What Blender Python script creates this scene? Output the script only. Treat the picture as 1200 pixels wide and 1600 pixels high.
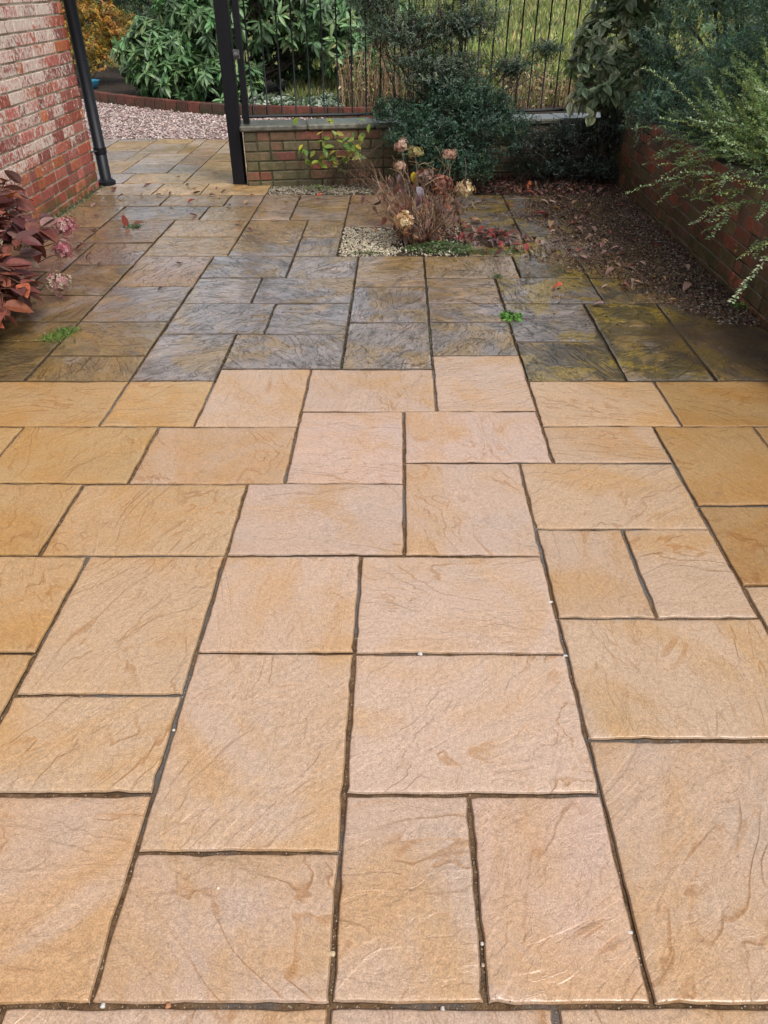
import bpy, bmesh, math, random
import numpy as np
from mathutils import Vector, noise as mnoise
for o in list(bpy.data.objects): bpy.data.objects.remove(o)
SC = bpy.context.scene
COL = SC.collection
# ---------------- camera, sky, sun, exposure ----------------
cam_d = bpy.data.cameras.new('camera'); cam = bpy.data.objects.new('camera', cam_d); COL.objects.link(cam)
cam.location = (0, 0, 1.58)
cam.rotation_euler = (math.radians(90) - math.atan(831/1150), 0, math.radians(1.05))
cam_d.sensor_fit = 'HORIZONTAL'; cam_d.sensor_width = 36; cam_d.lens = 36*1150/1200
cam_d.clip_start = .02; cam_d.clip_end = 1000
SC.camera = cam
SUN_EL, SUN_AZ = 54, 138      # degrees; azimuth clockwise from +Y (the way the camera looks)
w = bpy.data.worlds.new('World'); SC.world = w; w.use_nodes = True
nt = w.node_tree; nt.nodes.clear()
sky = nt.nodes.new('ShaderNodeTexSky'); sky.sky_type = 'NISHITA'; sky.sun_disc = False
sky.sun_elevation = math.radians(SUN_EL); sky.sun_rotation = math.radians(SUN_AZ)
sky.air_density = 1.0; sky.dust_density = 3.0; sky.ozone_density = 1.0
hs = nt.nodes.new('ShaderNodeHueSaturation'); hs.inputs['Saturation'].default_value = .36
bg = nt.nodes.new('ShaderNodeBackground'); bg.inputs['Strength'].default_value = .13
wo = nt.nodes.new('ShaderNodeOutputWorld')
nt.links.new(sky.outputs[0], hs.inputs['Color']); nt.links.new(hs.outputs[0], bg.inputs[0]); nt.links.new(bg.outputs[0], wo.inputs[0])
sd = bpy.data.lights.new('sun', 'SUN'); sd.energy = 1.15; sd.angle = math.radians(14); sd.color = (1, .98, .95)
sun = bpy.data.objects.new('sun', sd); COL.objects.link(sun)
el, az = math.radians(SUN_EL), math.radians(SUN_AZ)
sdir = Vector((math.sin(az)*math.cos(el), math.cos(az)*math.cos(el), math.sin(el)))
sun.rotation_euler = sdir.to_track_quat('Z', 'Y').to_euler()
SC.view_settings.view_transform = 'Standard'; SC.view_settings.look = 'None'
SC.view_settings.exposure = 0.63; SC.view_settings.gamma = 1
SC.cycles.max_bounces = 6; SC.cycles.transparent_max_bounces = 6
RNG = np.random.default_rng(11); random.seed(7)

# ---------------- helpers ----------------
def tag(o, label=None, cat=None, group=None, kind=None):
    if label: o['label'] = label
    if cat: o['category'] = cat
    if group: o['group'] = group
    if kind: o['kind'] = kind
    return o
def thing(name, label, cat, loc=(0, 0, 0), group=None):
    o = bpy.data.objects.new(name, None); COL.objects.link(o); o.location = loc
    return tag(o, label, cat, group)
class MB:
    """collects verts / faces / per-vertex tints, builds ONE mesh"""
    def __init__(s): s.v = []; s.f = {}; s.t = []; s.s = []; s.n = 0
    def add(s, V, F, T=(1, 1, 1), S=None):
        V = np.asarray(V, float).reshape(-1, 3); F = np.asarray(F, int)
        if len(V) == 0: return s
        T = np.broadcast_to(np.asarray(T, float), (len(V), 3)); S = np.zeros((len(V), 3)) if S is None else np.broadcast_to(np.asarray(S, float), (len(V), 3))
        s.v.append(V); s.t.append(T); s.s.append(S); s.f.setdefault(F.shape[1], []).append(F + s.n); s.n += len(V)
        return s
    def build(s, name, mat, parent=None, smooth=False, origin=None):
        me = bpy.data.meshes.new(name)
        V = np.concatenate(s.v)
        org = np.array(origin if origin is not None else (0, 0, 0), float); q = parent
        while q is not None: org = org + np.array(q.location); q = q.parent
        fl = []; tot = []
        for k, L in s.f.items():
            A = np.concatenate(L); fl.append(A.ravel()); tot += [k]*len(A)
        fl = np.concatenate(fl); tot = np.array(tot)
        me.vertices.add(len(V)); me.vertices.foreach_set('co', (V - org).ravel())
        me.loops.add(len(fl)); me.loops.foreach_set('vertex_index', fl)
        me.polygons.add(len(tot)); me.polygons.foreach_set('loop_start', np.concatenate([[0], np.cumsum(tot)[:-1]])); me.polygons.foreach_set('loop_total', tot)
        me.polygons.foreach_set('use_smooth', np.full(len(tot), smooth))
        for nm, A in (('tint', s.t), ('seed', s.s)):
            A = np.concatenate(A)
            if nm == 'seed' and not A.any(): continue
            at = me.color_attributes.new(nm, 'FLOAT_COLOR', 'POINT')
            at.data.foreach_set('color', np.c_[A, np.ones(len(A))].ravel())
        me.update(calc_edges=True); me.validate()
        o = bpy.data.objects.new(name, me); COL.objects.link(o)
        me.materials.append(mat)
        if parent is not None: o.parent = parent
        else: o.location = org
        return o
def nrm(a): return a/np.maximum(np.linalg.norm(a, axis=-1, keepdims=True), 1e-9)
def tubes(mb, P, R, sides=5, T=(1, 1, 1)):
    """P (n,k,3) polylines, R (n,k) radii"""
    P = np.asarray(P, float); R = np.asarray(R, float)
    if P.ndim == 2: P = P[None]; R = R[None]
    n, k, _ = P.shape; R = np.broadcast_to(R, (n, k))
    tg = np.gradient(P, axis=1) if k > 2 else np.repeat(P[:, 1:] - P[:, :1], 2, 1)
    tg = nrm(tg)
    ref = np.where(np.abs(tg[..., 2:3]) > .9, np.array([1., 0, 0]), np.array([0, 0, 1.]))
    a = nrm(np.cross(tg, ref)); b = np.cross(tg, a)
    an = np.arange(sides)*2*math.pi/sides
    V = P[:, :, None] + R[:, :, None, None]*(a[:, :, None]*np.cos(an)[:, None] + b[:, :, None]*np.sin(an)[:, None])
    idx = np.arange(n*k*sides).reshape(n, k, sides)
    i0 = idx[:, :-1]; i1 = idx[:, 1:]
    F = np.stack([i0, np.roll(i0, -1, 2), np.roll(i1, -1, 2), i1], -1).reshape(-1, 4)
    T = np.asarray(T, float)
    if T.ndim == 2: T = np.repeat(T, k*sides, 0)
    mb.add(V.reshape(-1, 3), F, T)
    for e, rev in ((0, True), (k-1, False)):
        if sides in (3, 4): mb.f.setdefault(sides, []).append((idx[:, e, ::-1] if rev else idx[:, e]) + mb.n - n*k*sides)
    if sides > 4:
        off = mb.n - n*k*sides
        for e in (0, k-1):
            c = P[:, e]; base = mb.n
            Tc = T if T.ndim == 1 else T[::k*sides]
            mb.add(c, np.zeros((0, 3), int), Tc)
            ring = idx[:, e] + off; nxt = np.roll(ring, -1, 1); cc = np.repeat((np.arange(n)+base)[:, None], sides, 1)
            mb.f.setdefault(3, []).append(np.stack([ring, cc, nxt] if e == 0 else [ring, nxt, cc], -1).reshape(-1, 3)[:, ::-1])
def box(mb, lo, hi, T=(1, 1, 1), bev=.003, S=None):
    lo = np.array(lo, float); hi = np.array(hi, float)
    bv = min(bev, .3*float((hi-lo).min()))
    V = []; sg = [(x, y, z) for x in (0, 1) for y in (0, 1) for z in (0, 1)]
    for ax in range(3):
        for c in sg:
            p = np.where(c, hi, lo).astype(float); ins = np.where(c, -bv, bv)
            q = p + ins; q[ax] = p[ax]; V.append(q)
    g = lambda ax, x, y, z: ax*8 + x*4 + y*2 + z
    F = []
    for s in (0, 1):
        a = [g(0, s, 0, 0), g(0, s, 1, 0), g(0, s, 1, 1), g(0, s, 0, 1)]; F.append(a if s else a[::-1])
        a = [g(1, 0, s, 0), g(1, 0, s, 1), g(1, 1, s, 1), g(1, 1, s, 0)]; F.append(a if s else a[::-1])
        a = [g(2, 0, 0, s), g(2, 1, 0, s), g(2, 1, 1, s), g(2, 0, 1, s)]; F.append(a if s else a[::-1])
    for s in (0, 1):
        for t in (0, 1):
            F.append([g(0, s, t, 0), g(1, s, t, 0), g(1, s, t, 1), g(0, s, t, 1)][::(-1 if s ^ t else 1)])
            F.append([g(0, s, 0, t), g(0, s, 1, t), g(2, s, 1, t), g(2, s, 0, t)][::(-1 if s ^ t else 1)])
            F.append([g(1, 0, s, t), g(2, 0, s, t), g(2, 1, s, t), g(1, 1, s, t)][::(-1 if s ^ t else 1)])
    mb.add(V, F, T, S)
    T3 = []
    for c in sg:
        t = [g(0, *c), g(1, *c), g(2, *c)]
        T3.append(t if (sum(c) % 2) else t[::-1])
    mb.f.setdefault(3, []).append(np.array(T3) + mb.n - 24)
def leaf_tpl(w=.4, fold=.12, droop=.2, n=4, tipw=1.0):
    """unit-length leaf: y along, x across, z normal"""
    V = [(0, 0, 0)]; F3 = []; F4 = []
    ts = [(i+1)/(n+1) for i in range(n)]
    for t in ts:
        hw = w*.5*math.sin(math.pi*t**.8)**.8*(1 if t < .5 else tipw)
        z = -droop*t*t
        V += [(-hw, t, z + fold*hw*2), (0, t, z), (hw, t, z + fold*hw*2)]
    V.append((0, 1, -droop))
    L = len(V)-1
    F3 += [(0, 2, 1), (0, 3, 2)]
    for i in range(n-1):
        a = 1+3*i
        F4 += [(a, a+1, a+4, a+3), (a+1, a+2, a+5, a+4)]
    a = 1+3*(n-1)
    F3 += [(a, a+1, L), (a+1, a+2, L)]
    return np.array(V), np.array(F3), np.array(F4) if F4 else None
def rimmed(tpl, mid, rim):
    V = tpl[0]; return tpl + (np.where(np.abs(V[:, 0]) > .02, rim, mid),)
def diamond(w=.5, fold=.2, droop=.1):
    return np.array([(0, 0, 0), (w/2, .45, fold*w), (0, 1, -droop), (-w/2, .45, fold*w)]), None, np.array([(0, 1, 2, 3)])
def instances(mb, tpl, P, D, N, S, C, W=None):
    V, F3, F4 = tpl[:3]; E = tpl[3] if len(tpl) > 3 else None
    n = len(P); m = len(V)
    D = nrm(D); side = nrm(np.cross(D, N)); N2 = np.cross(side, D)
    S = np.broadcast_to(np.asarray(S, float), (n,)); W = S if W is None else W
    X = P[:, None] + W[:, None, None]*V[None, :, 0:1]*side[:, None] + S[:, None, None]*(V[None, :, 1:2]*D[:, None] + V[None, :, 2:3]*N2[:, None])
    base = mb.n; off = (np.arange(n)*m)[:, None, None]
    first = F4 if F4 is not None else F3
    C = np.asarray(C, float); C = np.repeat(np.broadcast_to(C, (n, 3)), m, 0)
    if E is not None: C = np.clip(C*np.tile(E, n)[:, None], 0, 1)
    mb.add(X.reshape(-1, 3), (first[None] + off).reshape(-1, first.shape[1]), C)
    if F4 is not None and F3 is not None:
        mb.f.setdefault(3, []).append((F3[None] + off).reshape(-1, 3) + base)
def rdir(n, up=0.):
    d = RNG.normal(size=(n, 3)); d[:, 2] += up
    return nrm(d)
def pick(cols, n, jit=.18):
    c = np.array(cols, float)[RNG.integers(0, len(cols), n)]
    return c*(1 + RNG.normal(0, jit, (n, 1)))*(1 + RNG.normal(0, jit*.3, (n, 3)))

# ---------------- materials ----------------
class NT:
    def __init__(s, name):
        s.m = bpy.data.materials.new(name); s.m.use_nodes = True; s.t = s.m.node_tree; s.t.nodes.clear()
        s.out = s.t.nodes.new('ShaderNodeOutputMaterial'); s.b = s.t.nodes.new('ShaderNodeBsdfPrincipled')
        s.t.links.new(s.b.outputs[0], s.out.inputs[0])
    def N(s, typ, **kw):
        n = s.t.nodes.new(typ)
        for k, v in kw.items():
            if k.startswith('i_'): s.S(n, int(k[2:]) if k[2:].isdigit() else k[2:], v)
            else: setattr(n, k, v)
        return n
    def S(s, n, key, v):
        if hasattr(v, 'is_output') or isinstance(v, bpy.types.NodeSocket): s.t.links.new(v, n.inputs[key])
        else: n.inputs[key].default_value = v
    def math(s, op, a, b=0., c=0., clamp=False):
        n = s.N('ShaderNodeMath', operation=op, use_clamp=clamp)
        s.S(n, 0, a); s.S(n, 1, b); s.S(n, 2, c); return n.outputs[0]
    def noise(s, vec, scale, detail=3., rough=.55, dist=0., col=False):
        n = s.N('ShaderNodeTexNoise'); s.S(n, 'Vector', vec); s.S(n, 'Scale', scale); s.S(n, 'Detail', detail); s.S(n, 'Roughness', rough); s.S(n, 'Distortion', dist)
        return n.outputs[1 if col else 0]
    def ramp(s, fac, a, b, va=0., vb=1.):
        n = s.N('ShaderNodeMapRange', interpolation_type='SMOOTHSTEP'); s.S(n, 0, fac); s.S(n, 1, a); s.S(n, 2, b); s.S(n, 3, va); s.S(n, 4, vb); return n.outputs[0]
    def mix(s, f, a, b, mode='MIX'):
        n = s.N('ShaderNodeMix', data_type='RGBA', blend_type=mode); s.S(n, 0, f)
        for k, v in ((6, a), (7, b)):
            if isinstance(v, tuple) and len(v) == 3: v = v + (1,)
            s.S(n, k, v)
        return n.outputs[2]
    def scale(s, vec, k):
        n = s.N('ShaderNodeVectorMath', operation='MULTIPLY'); s.S(n, 0, vec); s.S(n, 1, k); return n.outputs[0]
    def attr(s, name): return s.N('ShaderNodeAttribute', attribute_name=name)
    def bump(s, h, dist, strength=1., normal=None):
        n = s.N('ShaderNodeBump'); s.S(n, 'Height', h); s.S(n, 'Distance', dist); s.S(n, 'Strength', strength)
        if normal is not None: s.S(n, 'Normal', normal)
        return n.outputs[0]
    def fin(s, color=None, rough=None, normal=None, spec=None, metal=None, coat=None, coatr=None):
        for k, v in (('Base Color', color), ('Roughness', rough), ('Normal', normal), ('Specular IOR Level', spec), ('Metallic', metal), ('Coat Weight', coat), ('Coat Roughness', coatr)):
            if v is not None: s.S(s.b, k, v + (1,) if isinstance(v, tuple) and len(v) == 3 else v)
        return s.m
def pos(n): return n.N('ShaderNodeNewGeometry').outputs['Position']

def mat_slab():
    n = NT('riven_stone'); P = pos(n)
    at = n.attr('tint'); sa = n.attr('seed')
    sep = n.N('ShaderNodeSeparateColor'); n.S(sep, 0, sa.outputs['Color'])
    r, g, dirt = sep.outputs
    rot = n.N('ShaderNodeVectorRotate', rotation_type='Z_AXIS'); n.S(rot, 'Vector', P); n.S(rot, 'Angle', n.math('MULTIPLY', r, 6.283))
    comb = n.N('ShaderNodeCombineXYZ'); n.S(comb, 0, n.math('MULTIPLY', g, 57.)); n.S(comb, 1, n.math('MULTIPLY', r, 41.)); n.S(comb, 2, n.math('MULTIPLY', g, 23.))
    ad = n.N('ShaderNodeVectorMath', operation='ADD'); n.S(ad, 0, rot.outputs[0]); n.S(ad, 1, comb.outputs[0]); Q = ad.outputs[0]
    st = n.scale(Q, (1.0, 2.1, 1.0))
    big = n.noise(st, 1.9, 4., .5, .7)
    k = n.math('MULTIPLY', big, 10.); fr = n.math('FRACT', k)
    step = n.math('ADD', n.math('FLOOR', k), n.ramp(fr, .80, 1.0))
    # riven terraces: ochre veins and painted edge highlights show each step's relief, masked
    mask = n.ramp(n.noise(Q, 3.6, 3.), .46, .66)
    line = n.math('MULTIPLY', n.math('MULTIPLY', n.ramp(fr, .74, .90), n.ramp(fr, 1.0, .95)), mask)
    lit_lip = n.math('MULTIPLY', n.ramp(fr, .14, .0), mask)
    fine = n.noise(n.scale(Q, (1., 2.0, 1.)), 7., 6., .60, 1.)
    fk = n.math('MULTIPLY', fine, 6.); fr2 = n.math('FRACT', fk); step2 = n.math('ADD', n.math('FLOOR', fk), n.ramp(fr2, .8, 1.))
    line2 = n.math('MULTIPLY', n.math('MULTIPLY', n.ramp(fr2, .76, .92), n.ramp(fr2, 1.0, .95)), n.ramp(n.noise(Q, 2.7, 2.), .5, .64))
    grain = n.noise(P, 300., 3., .7); grain2 = n.noise(P, 85., 4., .65)
    patch = n.ramp(n.noise(Q, 2.2, 5., .6, .8), .42, .66)
    col = at.outputs['Color']
    ochre = n.mix(1., col, (.98, .80, .46), 'MULTIPLY')
    col = n.mix(n.math('MULTIPLY', patch, .7), col, ochre)
    grey = n.mix(1., col, (.93, 1.0, 1.1), 'MULTIPLY')
    col = n.mix(n.math('MULTIPLY', n.ramp(n.noise(Q, 3.7, 4., .6), .5, .7), .6), col, grey)
    lm = n.mix(1., col, (.74, .54, .28), 'MULTIPLY')
    la = n.math('MULTIPLY', n.math('MAXIMUM', n.math('MULTIPLY', line, .62), n.math('MULTIPLY', line2, .25)), n.math('ADD', 1., n.math('MULTIPLY', dirt, .6)), clamp=True)
    col = n.mix(la, col, lm)
    col = n.mix(n.math('MULTIPLY', lit_lip, .5), col, n.mix(1., col, (1.12, 1.12, 1.14), 'MULTIPLY'))
    sp = n.ramp(grain, .32, .68, .76, 1.24)
    cb = n.N('ShaderNodeCombineColor'); [n.S(cb, i, sp) for i in range(3)]
    col = n.mix(1., col, cb.outputs[0], 'MULTIPLY')
    g2 = n.ramp(grain2, .3, .7, .88, 1.12)
    cb = n.N('ShaderNodeCombineColor'); [n.S(cb, i, g2) for i in range(3)]
    col = n.mix(1., col, cb.outputs[0], 'MULTIPLY')
    vo = n.N('ShaderNodeTexVoronoi', feature='F1'); n.S(vo, 'Vector', P); n.S(vo, 'Scale', 95.)
    fl = n.math('MULTIPLY', n.ramp(vo.outputs['Distance'], .16, .08), n.ramp(n.noise(P, 33., 1.), .55, .62))
    col = n.mix(n.math('MULTIPLY', fl, .5), col, (.78, .66, .54))
    dk = n.math('MULTIPLY', n.ramp(vo.outputs['Distance'], .14, .07), n.ramp(n.noise(P, 21., 1.), .40, .34))
    col = n.mix(n.math('MULTIPLY', dk, .7), col, (.16, .09, .05))
    # algae, grime and painted glints on the uncleaned slabs
    dn = n.math('MULTIPLY', dirt, n.ramp(n.noise(n.scale(Q, (1., 2., 1.)), 5.5, 6., .68, .5), .46, .66))
    col = n.mix(n.math('MULTIPLY', dn, .72), col, n.mix(1., col, (.34, .34, .33), 'MULTIPLY'))
    dl = n.math('MULTIPLY', dirt, n.ramp(n.noise(n.scale(Q, (1.6, 1., 1.)), 3.1, 5., .6), .55, .7))
    col = n.mix(n.math('MULTIPLY', dl, .55), col, n.mix(1., col, (1.9, 1.6, 1.35), 'MULTIPLY'))
    gp_ = n.math('MULTIPLY', dirt, n.ramp(n.noise(Q, 2.2, 5., .62, 1.), .50, .58))
    col = n.mix(n.math('MULTIPLY', gp_, .65), col, (.32, .20, .06))
    gq_ = n.math('MULTIPLY', dirt, n.ramp(n.noise(Q, 2.9, 5., .62, 1.), .46, .34))
    col = n.mix(n.math('MULTIPLY', gq_, .5), col, (.36, .32, .31))
    ds = n.math('MULTIPLY', dirt, n.ramp(n.noise(n.scale(Q, (1., 3.4, 1.)), 13., 6., .7, 1.2), .50, .64))
    col = n.mix(n.math('MULTIPLY', ds, .62), col, n.mix(1., col, (.42, .38, .36), 'MULTIPLY'))
    dw = n.math('MULTIPLY', dirt, n.ramp(n.noise(n.scale(Q, (1., 2.6, 1.)), 8., 6., .72, 1.4), .56, .66))
    col = n.mix(n.math('MULTIPLY', dw, .6), col, n.mix(1., col, (1.7, 1.55, 1.4), 'MULTIPLY'))  # pale streaks paint wet glints into the colour
    ck = n.math('MULTIPLY', n.math('MAXIMUM', n.ramp(fr2, .80, .93), n.ramp(fr, .86, .95)), n.math('MULTIPLY', dirt, n.ramp(n.noise(Q, 5., 3.), .40, .55)))
    col = n.mix(n.math('MULTIPLY', ck, .7), col, (.05, .035, .025))
    mo = n.math('MULTIPLY', n.ramp(dirt, .86, .97), n.ramp(n.noise(P, 2.6, 5., .65, .4), .48, .56))
    col = n.mix(n.math('MULTIPLY', mo, .85), col, n.mix(n.ramp(grain2, .35, .65), (.38, .25, .02), (.15, .10, .015)))
    mk = n.math('MULTIPLY', n.ramp(dirt, .75, .97), n.ramp(n.noise(P, 3.5, 6., .72, .6), .51, .58))
    col = n.mix(n.math('MULTIPLY', mk, .7), col, (.045, .034, .018))
    wet = n.ramp(n.noise(P, 1.7, 4., .6), .38, .62)
    rough = n.math('SUBTRACT', n.math('SUBTRACT', .50, n.math('MULTIPLY', wet, .14)), n.math('MULTIPLY', dirt, .10))
    h = n.math('ADD', n.math('MULTIPLY', step, n.math('ADD', 1.05, n.math('MULTIPLY', dirt, 1.0))), n.math('ADD', n.math('MULTIPLY', fine, 2.6), n.math('MULTIPLY', grain2, .55)))
    h = n.math('ADD', h, n.math('MULTIPLY', grain, .28))
    h = n.math('ADD', h, n.math('MULTIPLY', step2, n.math('ADD', .4, n.math('MULTIPLY', dirt, 1.0))))
    nb = n.bump(h, .0021, n.math('ADD', .62, n.math('MULTIPLY', dirt, .6)))
    cn = n.bump(n.math('ADD', n.math('ADD', n.math('MULTIPLY', step, 1.0), n.math('MULTIPLY', step2, n.math('ADD', .4, n.math('MULTIPLY', dirt, .8)))), n.math('ADD', n.math('MULTIPLY', fine, 2.2), n.math('MULTIPLY', grain2, .3))), .0019, n.math('ADD', .55, n.math('MULTIPLY', dirt, .2)))
    n.S(n.b, 'Coat Normal', cn); n.S(n.b, 'Coat IOR', n.math('ADD', 1.5, n.math('MULTIPLY', dirt, .25)))
    return n.fin(col, rough, nb, .5, coat=n.math('ADD', n.math('ADD', .42, n.math('MULTIPLY', dirt, .5)), n.math('MULTIPLY', wet, .35), clamp=True), coatr=n.math('SUBTRACT', n.math('SUBTRACT', .29, n.math('MULTIPLY', dirt, .15)), n.math('MULTIPLY', wet, .08)))
def mat_tint(name, rough=.5, nscale=40., amt=.25, bump=.0, spec=.5, coat=0.):
    n = NT(name); P = pos(n); c = n.attr('tint').outputs['Color']
    x = n.noise(P, nscale, 4., .6); v = n.ramp(x, .25, .75, 1-amt, 1+amt)
    cb = n.N('ShaderNodeCombineColor'); [n.S(cb, i, v) for i in range(3)]
    c = n.mix(1., c, cb.outputs[0], 'MULTIPLY')
    return n.fin(c, rough, n.bump(x, bump) if bump else None, spec, coat=coat or None, coatr=.2 if coat else None)
def mat_leaf(name, rough=.42, trans=.25, vein=True, spec=.5):
    n = NT(name); P = pos(n); c = n.attr('tint').outputs['Color']
    x = n.noise(P, 60., 3., .6); v = n.ramp(x, .25, .75, .78, 1.22)
    cb = n.N('ShaderNodeCombineColor'); [n.S(cb, i, v) for i in range(3)]
    c = n.mix(1., c, cb.outputs[0], 'MULTIPLY')
    n.fin(c, rough, None, spec)
    tr = n.N('ShaderNodeBsdfTranslucent'); n.S(tr, 0, n.mix(1., c, (1.1, 1.25, .6), 'MULTIPLY'))
    mx = n.N('ShaderNodeMixShader'); n.S(mx, 0, trans); n.t.links.new(n.b.outputs[0], mx.inputs[1]); n.t.links.new(tr.outputs[0], mx.inputs[2])
    n.t.links.new(mx.outputs[0], n.out.inputs[0]); return n.m
def mat_brick(name, paint=0., moss=(.12, .11, .03), mosz=.3, damp=0.):
    n = NT(name); P = pos(n); c = n.attr('tint').outputs['Color']
    sx = n.N('ShaderNodeSeparateXYZ'); n.S(sx, 0, P); X, Y, Z = sx.outputs
    a = n.noise(P, 30., 5., .7); b = n.noise(P, 140., 3., .7)
    v = n.ramp(a, .3, .7, .70, 1.30)
    cb = n.N('ShaderNodeCombineColor'); [n.S(cb, i, v) for i in range(3)]
    c = n.mix(1., c, cb.outputs[0], 'MULTIPLY')
    c = n.mix(n.ramp(b, .62, .75, 0., .35), c, (.08, .05, .04))
    if paint:
        pn = n.noise(n.scale(P, (1., 1., .75)), 36., 6., .75); pl = n.noise(P, 1.6, 3., .6)
        zz = n.ramp(Z, .12, .55, -.20, .035); yy = n.ramp(Y, 7.0, 7.35, 0., -.14)
        t = n.math('ADD', n.math('ADD', pn, n.math('MULTIPLY', n.math('SUBTRACT', pl, .5), .55)), n.math('ADD', zz, yy))
        bs_ = n.N('ShaderNodeSeparateColor'); n.S(bs_, 0, n.attr('seed').outputs['Color'])
        t = n.math('ADD', t, n.math('MULTIPLY', n.math('SUBTRACT', bs_.outputs[0], .45), .15))
        t = n.ramp(t, .455, .55)
        c = n.mix(n.math('MULTIPLY', t, .88), c, n.mix(n.ramp(a, .4, .6), (.70, .64, .56), (.58, .42, .36)))
    m = n.math('MULTIPLY', n.ramp(Z, mosz, .0), 1.15); m = n.math('MULTIPLY', m, n.ramp(n.noise(P, 7., 5., .7), .42, .60))
    c = n.mix(n.math('MINIMUM', m, .85), c, n.mix(n.ramp(b, .3, .7), moss, (moss[0]*.5, moss[1]*.5, moss[2]*.6)))
    if damp:
        c = n.mix(n.math('MULTIPLY', n.ramp(n.noise(P, 1.9, 4., .6), .35, .6), damp), c, (.028, .024, .016))
    return n.fin(c, .55 if not damp else .42, n.bump(n.math('ADD', a, n.math('MULTIPLY', b, .5)), .004), .4)
def mat_noise(name, c1, c2, scale=8., rough=.8, bump=.01, c3=None, s3=1.5, spec=.4):
    n = NT(name); P = pos(n); x = n.noise(P, scale, 6., .65)
    c = n.mix(n.ramp(x, .35, .65), c1, c2)
    if c3: c = n.mix(n.ramp(n.noise(P, s3, 4., .6), .48, .6), c, c3)
    return n.fin(c, rough, n.bump(n.noise(P, scale*5, 4., .7), bump), spec)

M_SLAB = mat_slab()
M_JOINT = mat_noise('joint_mortar', (.10, .055, .026), (.22, .13, .065), 45., .85, .006, (.16, .15, .14), 2.1, .25)
M_JOINT2 = mat_noise('old_joint', (.022, .015, .010), (.06, .04, .024), 45., .85, .006, (.05, .055, .03), 2.1, .25)
M_LEAF = mat_leaf('leaf'); M_WAXY = mat_leaf('waxy_leaf', .40, .12, spec=.45); M_DRY = mat_leaf('dry_leaf', .5, .18); M_PETAL = mat_leaf('petal', .6, .3)
M_BARK = mat_tint('bark', .8, 50., .4, .003); M_STONE = mat_tint('pebble', .45, 70., .2, .001, .5)
M_BLACK = NT('black_paint'); M_BLACK = (lambda n: n.fin(n.mix(n.ramp(n.noise(pos(n), 25., 4.), .55, .75), (.004, .005, .008), (.010, .010, .012)), .45, n.bump(n.noise(pos(n), 90., 3.), .0006), .3))(M_BLACK)
M_LAWN = mat_noise('lawn_ground', (.10, .13, .028), (.17, .19, .05), 3., .9, .02, (.20, .17, .06), .5)
M_SOIL = mat_noise('soil', (.022, .014, .009), (.055, .035, .02), 14., .85, .02)

# ---------------- ground, joints and paving ----------------
XL={-32: -4.783, -29: -4.326, -26: -3.87, -25: -3.717, -23: -3.413, -22: -3.261, -20: -2.956, -19: -2.804, -18: -2.652, -17: -2.5, -16: -2.348, -15: -2.248, -14: -2.068, -13: -1.916, -12: -1.809, -11: -1.625, -10: -1.512, -9: -1.299, -8: -1.206, -7: -1.036, -6: -0.883, -5: -0.732, -4: -0.572, -3: -0.428, -2: -0.276, -1: -0.114, 0: 0.035, 1: 0.184, 2: 0.315, 3: 0.5, 4: 0.638, 5: 0.806, 6: 0.943, 7: 1.121, 8: 1.251, 9: 1.407, 10: 1.559, 11: 1.72, 12: 1.88, 13: 1.957, 14: 2.109}
YL={-10: -0.937, -7: -0.48, -6: -0.328, -4: -0.024, -3: 0.128, -2: 0.281, -1: 0.433, 0: 0.585, 2: 0.888, 3: 1.033, 4: 1.189, 5: 1.335, 6: 1.489, 7: 1.634, 8: 1.786, 9: 1.935, 10: 2.086, 11: 2.228, 12: 2.376, 13: 2.528, 15: 2.827, 16: 2.967, 18: 3.276, 19: 3.415, 20: 3.574, 21: 3.758, 22: 3.861, 23: 4.04, 25: 4.339, 26: 4.478, 27: 4.638, 28: 4.808, 29: 4.931, 30: 5.084, 31: 5.279, 32: 5.431, 33: 5.604, 34: 5.756, 36: 6.024, 37: 6.245, 38: 6.398, 39: 6.55, 40: 6.702, 41: 6.81, 42: 6.962, 43: 7.114, 46: 7.571, 49: 8.027, 50: 8.179, 52: 8.484, 53: 8.636, 55: 8.94, 56: 9.093, 57: 9.245, 58: 9.397, 59: 9.549, 60: 9.701, 61: 9.854, 62: 10.006}
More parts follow.
